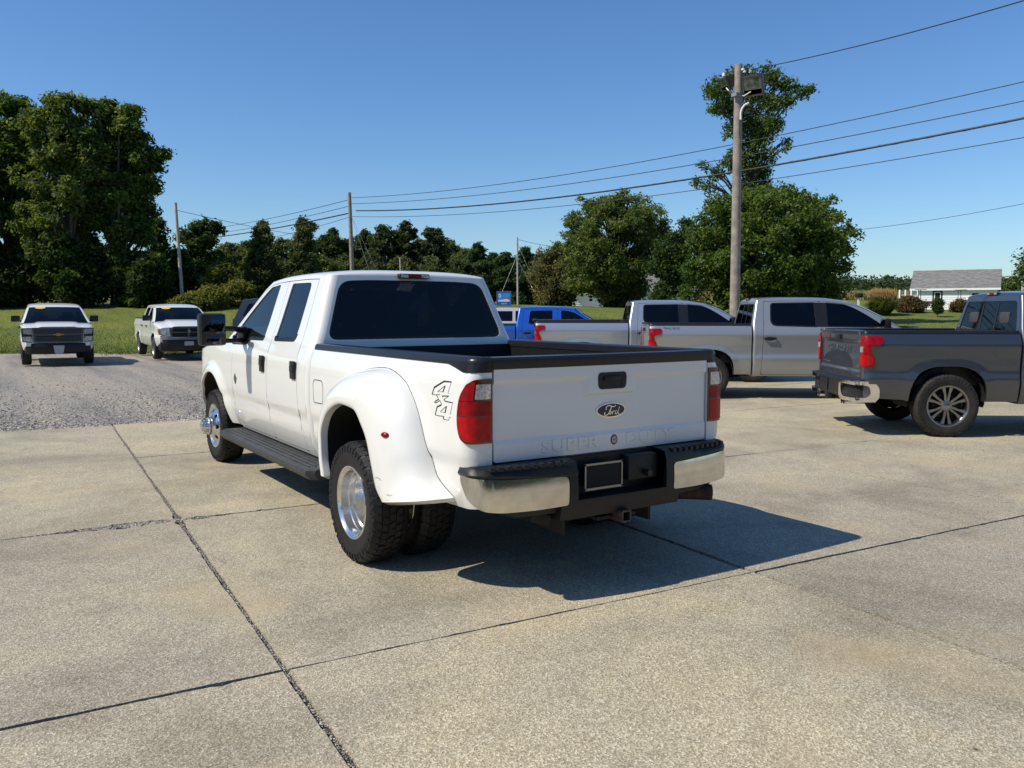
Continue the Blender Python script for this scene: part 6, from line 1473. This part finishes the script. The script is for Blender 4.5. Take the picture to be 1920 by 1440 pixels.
wire('thick black bundled cable between the middle pole and the right edge',[(668,395),(1280,337),(1920,217)],.036,55,20,2350,group=GW,twist=.022)
wire('lowest thin cable between the middle pole and the right edge',[(660,406),(1280,359),(1920,254)],.014,55,20,2350,group=GW)
GLw='cables running from the middle pole to the left'
wire('uppermost cable from the middle pole to the left',[(653,376),(500,412),(355,434)],.02,55,92,340,group=GLw)
wire('second cable from the middle pole to the left',[(653,388),(500,423),(355,444)],.02,55,92,340,group=GLw)
wire('thick cable from the middle pole to the left',[(653,401),(520,428),(355,450)],.045,55,92,340,group=GLw)
wire('lowest thin cable from the middle pole to the left',[(653,409),(540,440),(355,458)],.016,55,92,340,group=GLw)
wire('thin wire from the leaning pole towards the small white post',[(331,392),(479,425),(740,462)],.016,60,90,748)
wire('single wire leaving the top of the floodlight pole towards the upper right corner',[(1392,131),(1640,73),(1890,0)],.014,26,13,2350)
wire('faint thin wire between the maple and the right edge',[(1480,441),(1700,418),(1920,379)],.013,55,34,2300)
wire('faint thin wire right of the thin pole',[(971,449),(1005,457),(1035,462)],.018,84,90,1050)
def guy(label,a,b_,d,r=.012,guard=0,group=None):
    A=at(*a,d); B=at(*b_,d*.97); f=(hz(B.x,B.y)-A.z)/(B.z-A.z); E=A+(B-A)*f; t=thing('guy_wire',label,'wire',E,0,group); m=MB(); m.tube([A-E,Vector((0,0,0))],r,5); m.obj('cable',basic('grey_strand',(.22,.22,.22),.5,.5),t)
    if guard: m=MB(); v=(A-E); m.tube([Vector((0,0,0)),v.normalized()*guard],.05,8); m.obj('yellow_guard',basic('yellow_guard',(.55,.45,.16),.5),t)
guy('left guy wire of the middle utility pole',(657,400),(690,500),55,.009,group='guy wires of the middle pole'); guy('right guy wire of the middle utility pole',(658,404),(703,500),55,.009,group='guy wires of the middle pole')
guy('outer guy wire of the thin pole with a yellow guard',(972,460),(1018,568),84,.016,2.6,'guy wires of the thin pole'); guy('inner guy wire of the thin pole with a yellow guard',(972,490),(1013,568),84,.016,2.4,'guy wires of the thin pole'); guy('guy wire running down to the left of the thin pole',(969,480),(930,575),84,.014,0,'guy wires of the thin pole')

# low white car behind the blue pickup
x,y=place(35,912); n0=set(COL.objects)
suv(dict(SUV,paint=paint('pale_silver_metallic',(.55,.55,.55),.3,.3)),'pale_car','pale car with dark windows mostly hidden behind the blue pickup',(x+.9*FX,y+.9*FY,hz(x,y)),HEAD+rad(1))
for o in set(COL.objects)-n0:
    if o.get('category'): o['category']='car'
    elif o.type=='MESH' and not (o.parent and o.parent.name.startswith('wheel')):
        for v in o.data.vertices: v.co.z=.40+(v.co.z-.40)*.86 if v.co.z>.4 else v.co.z
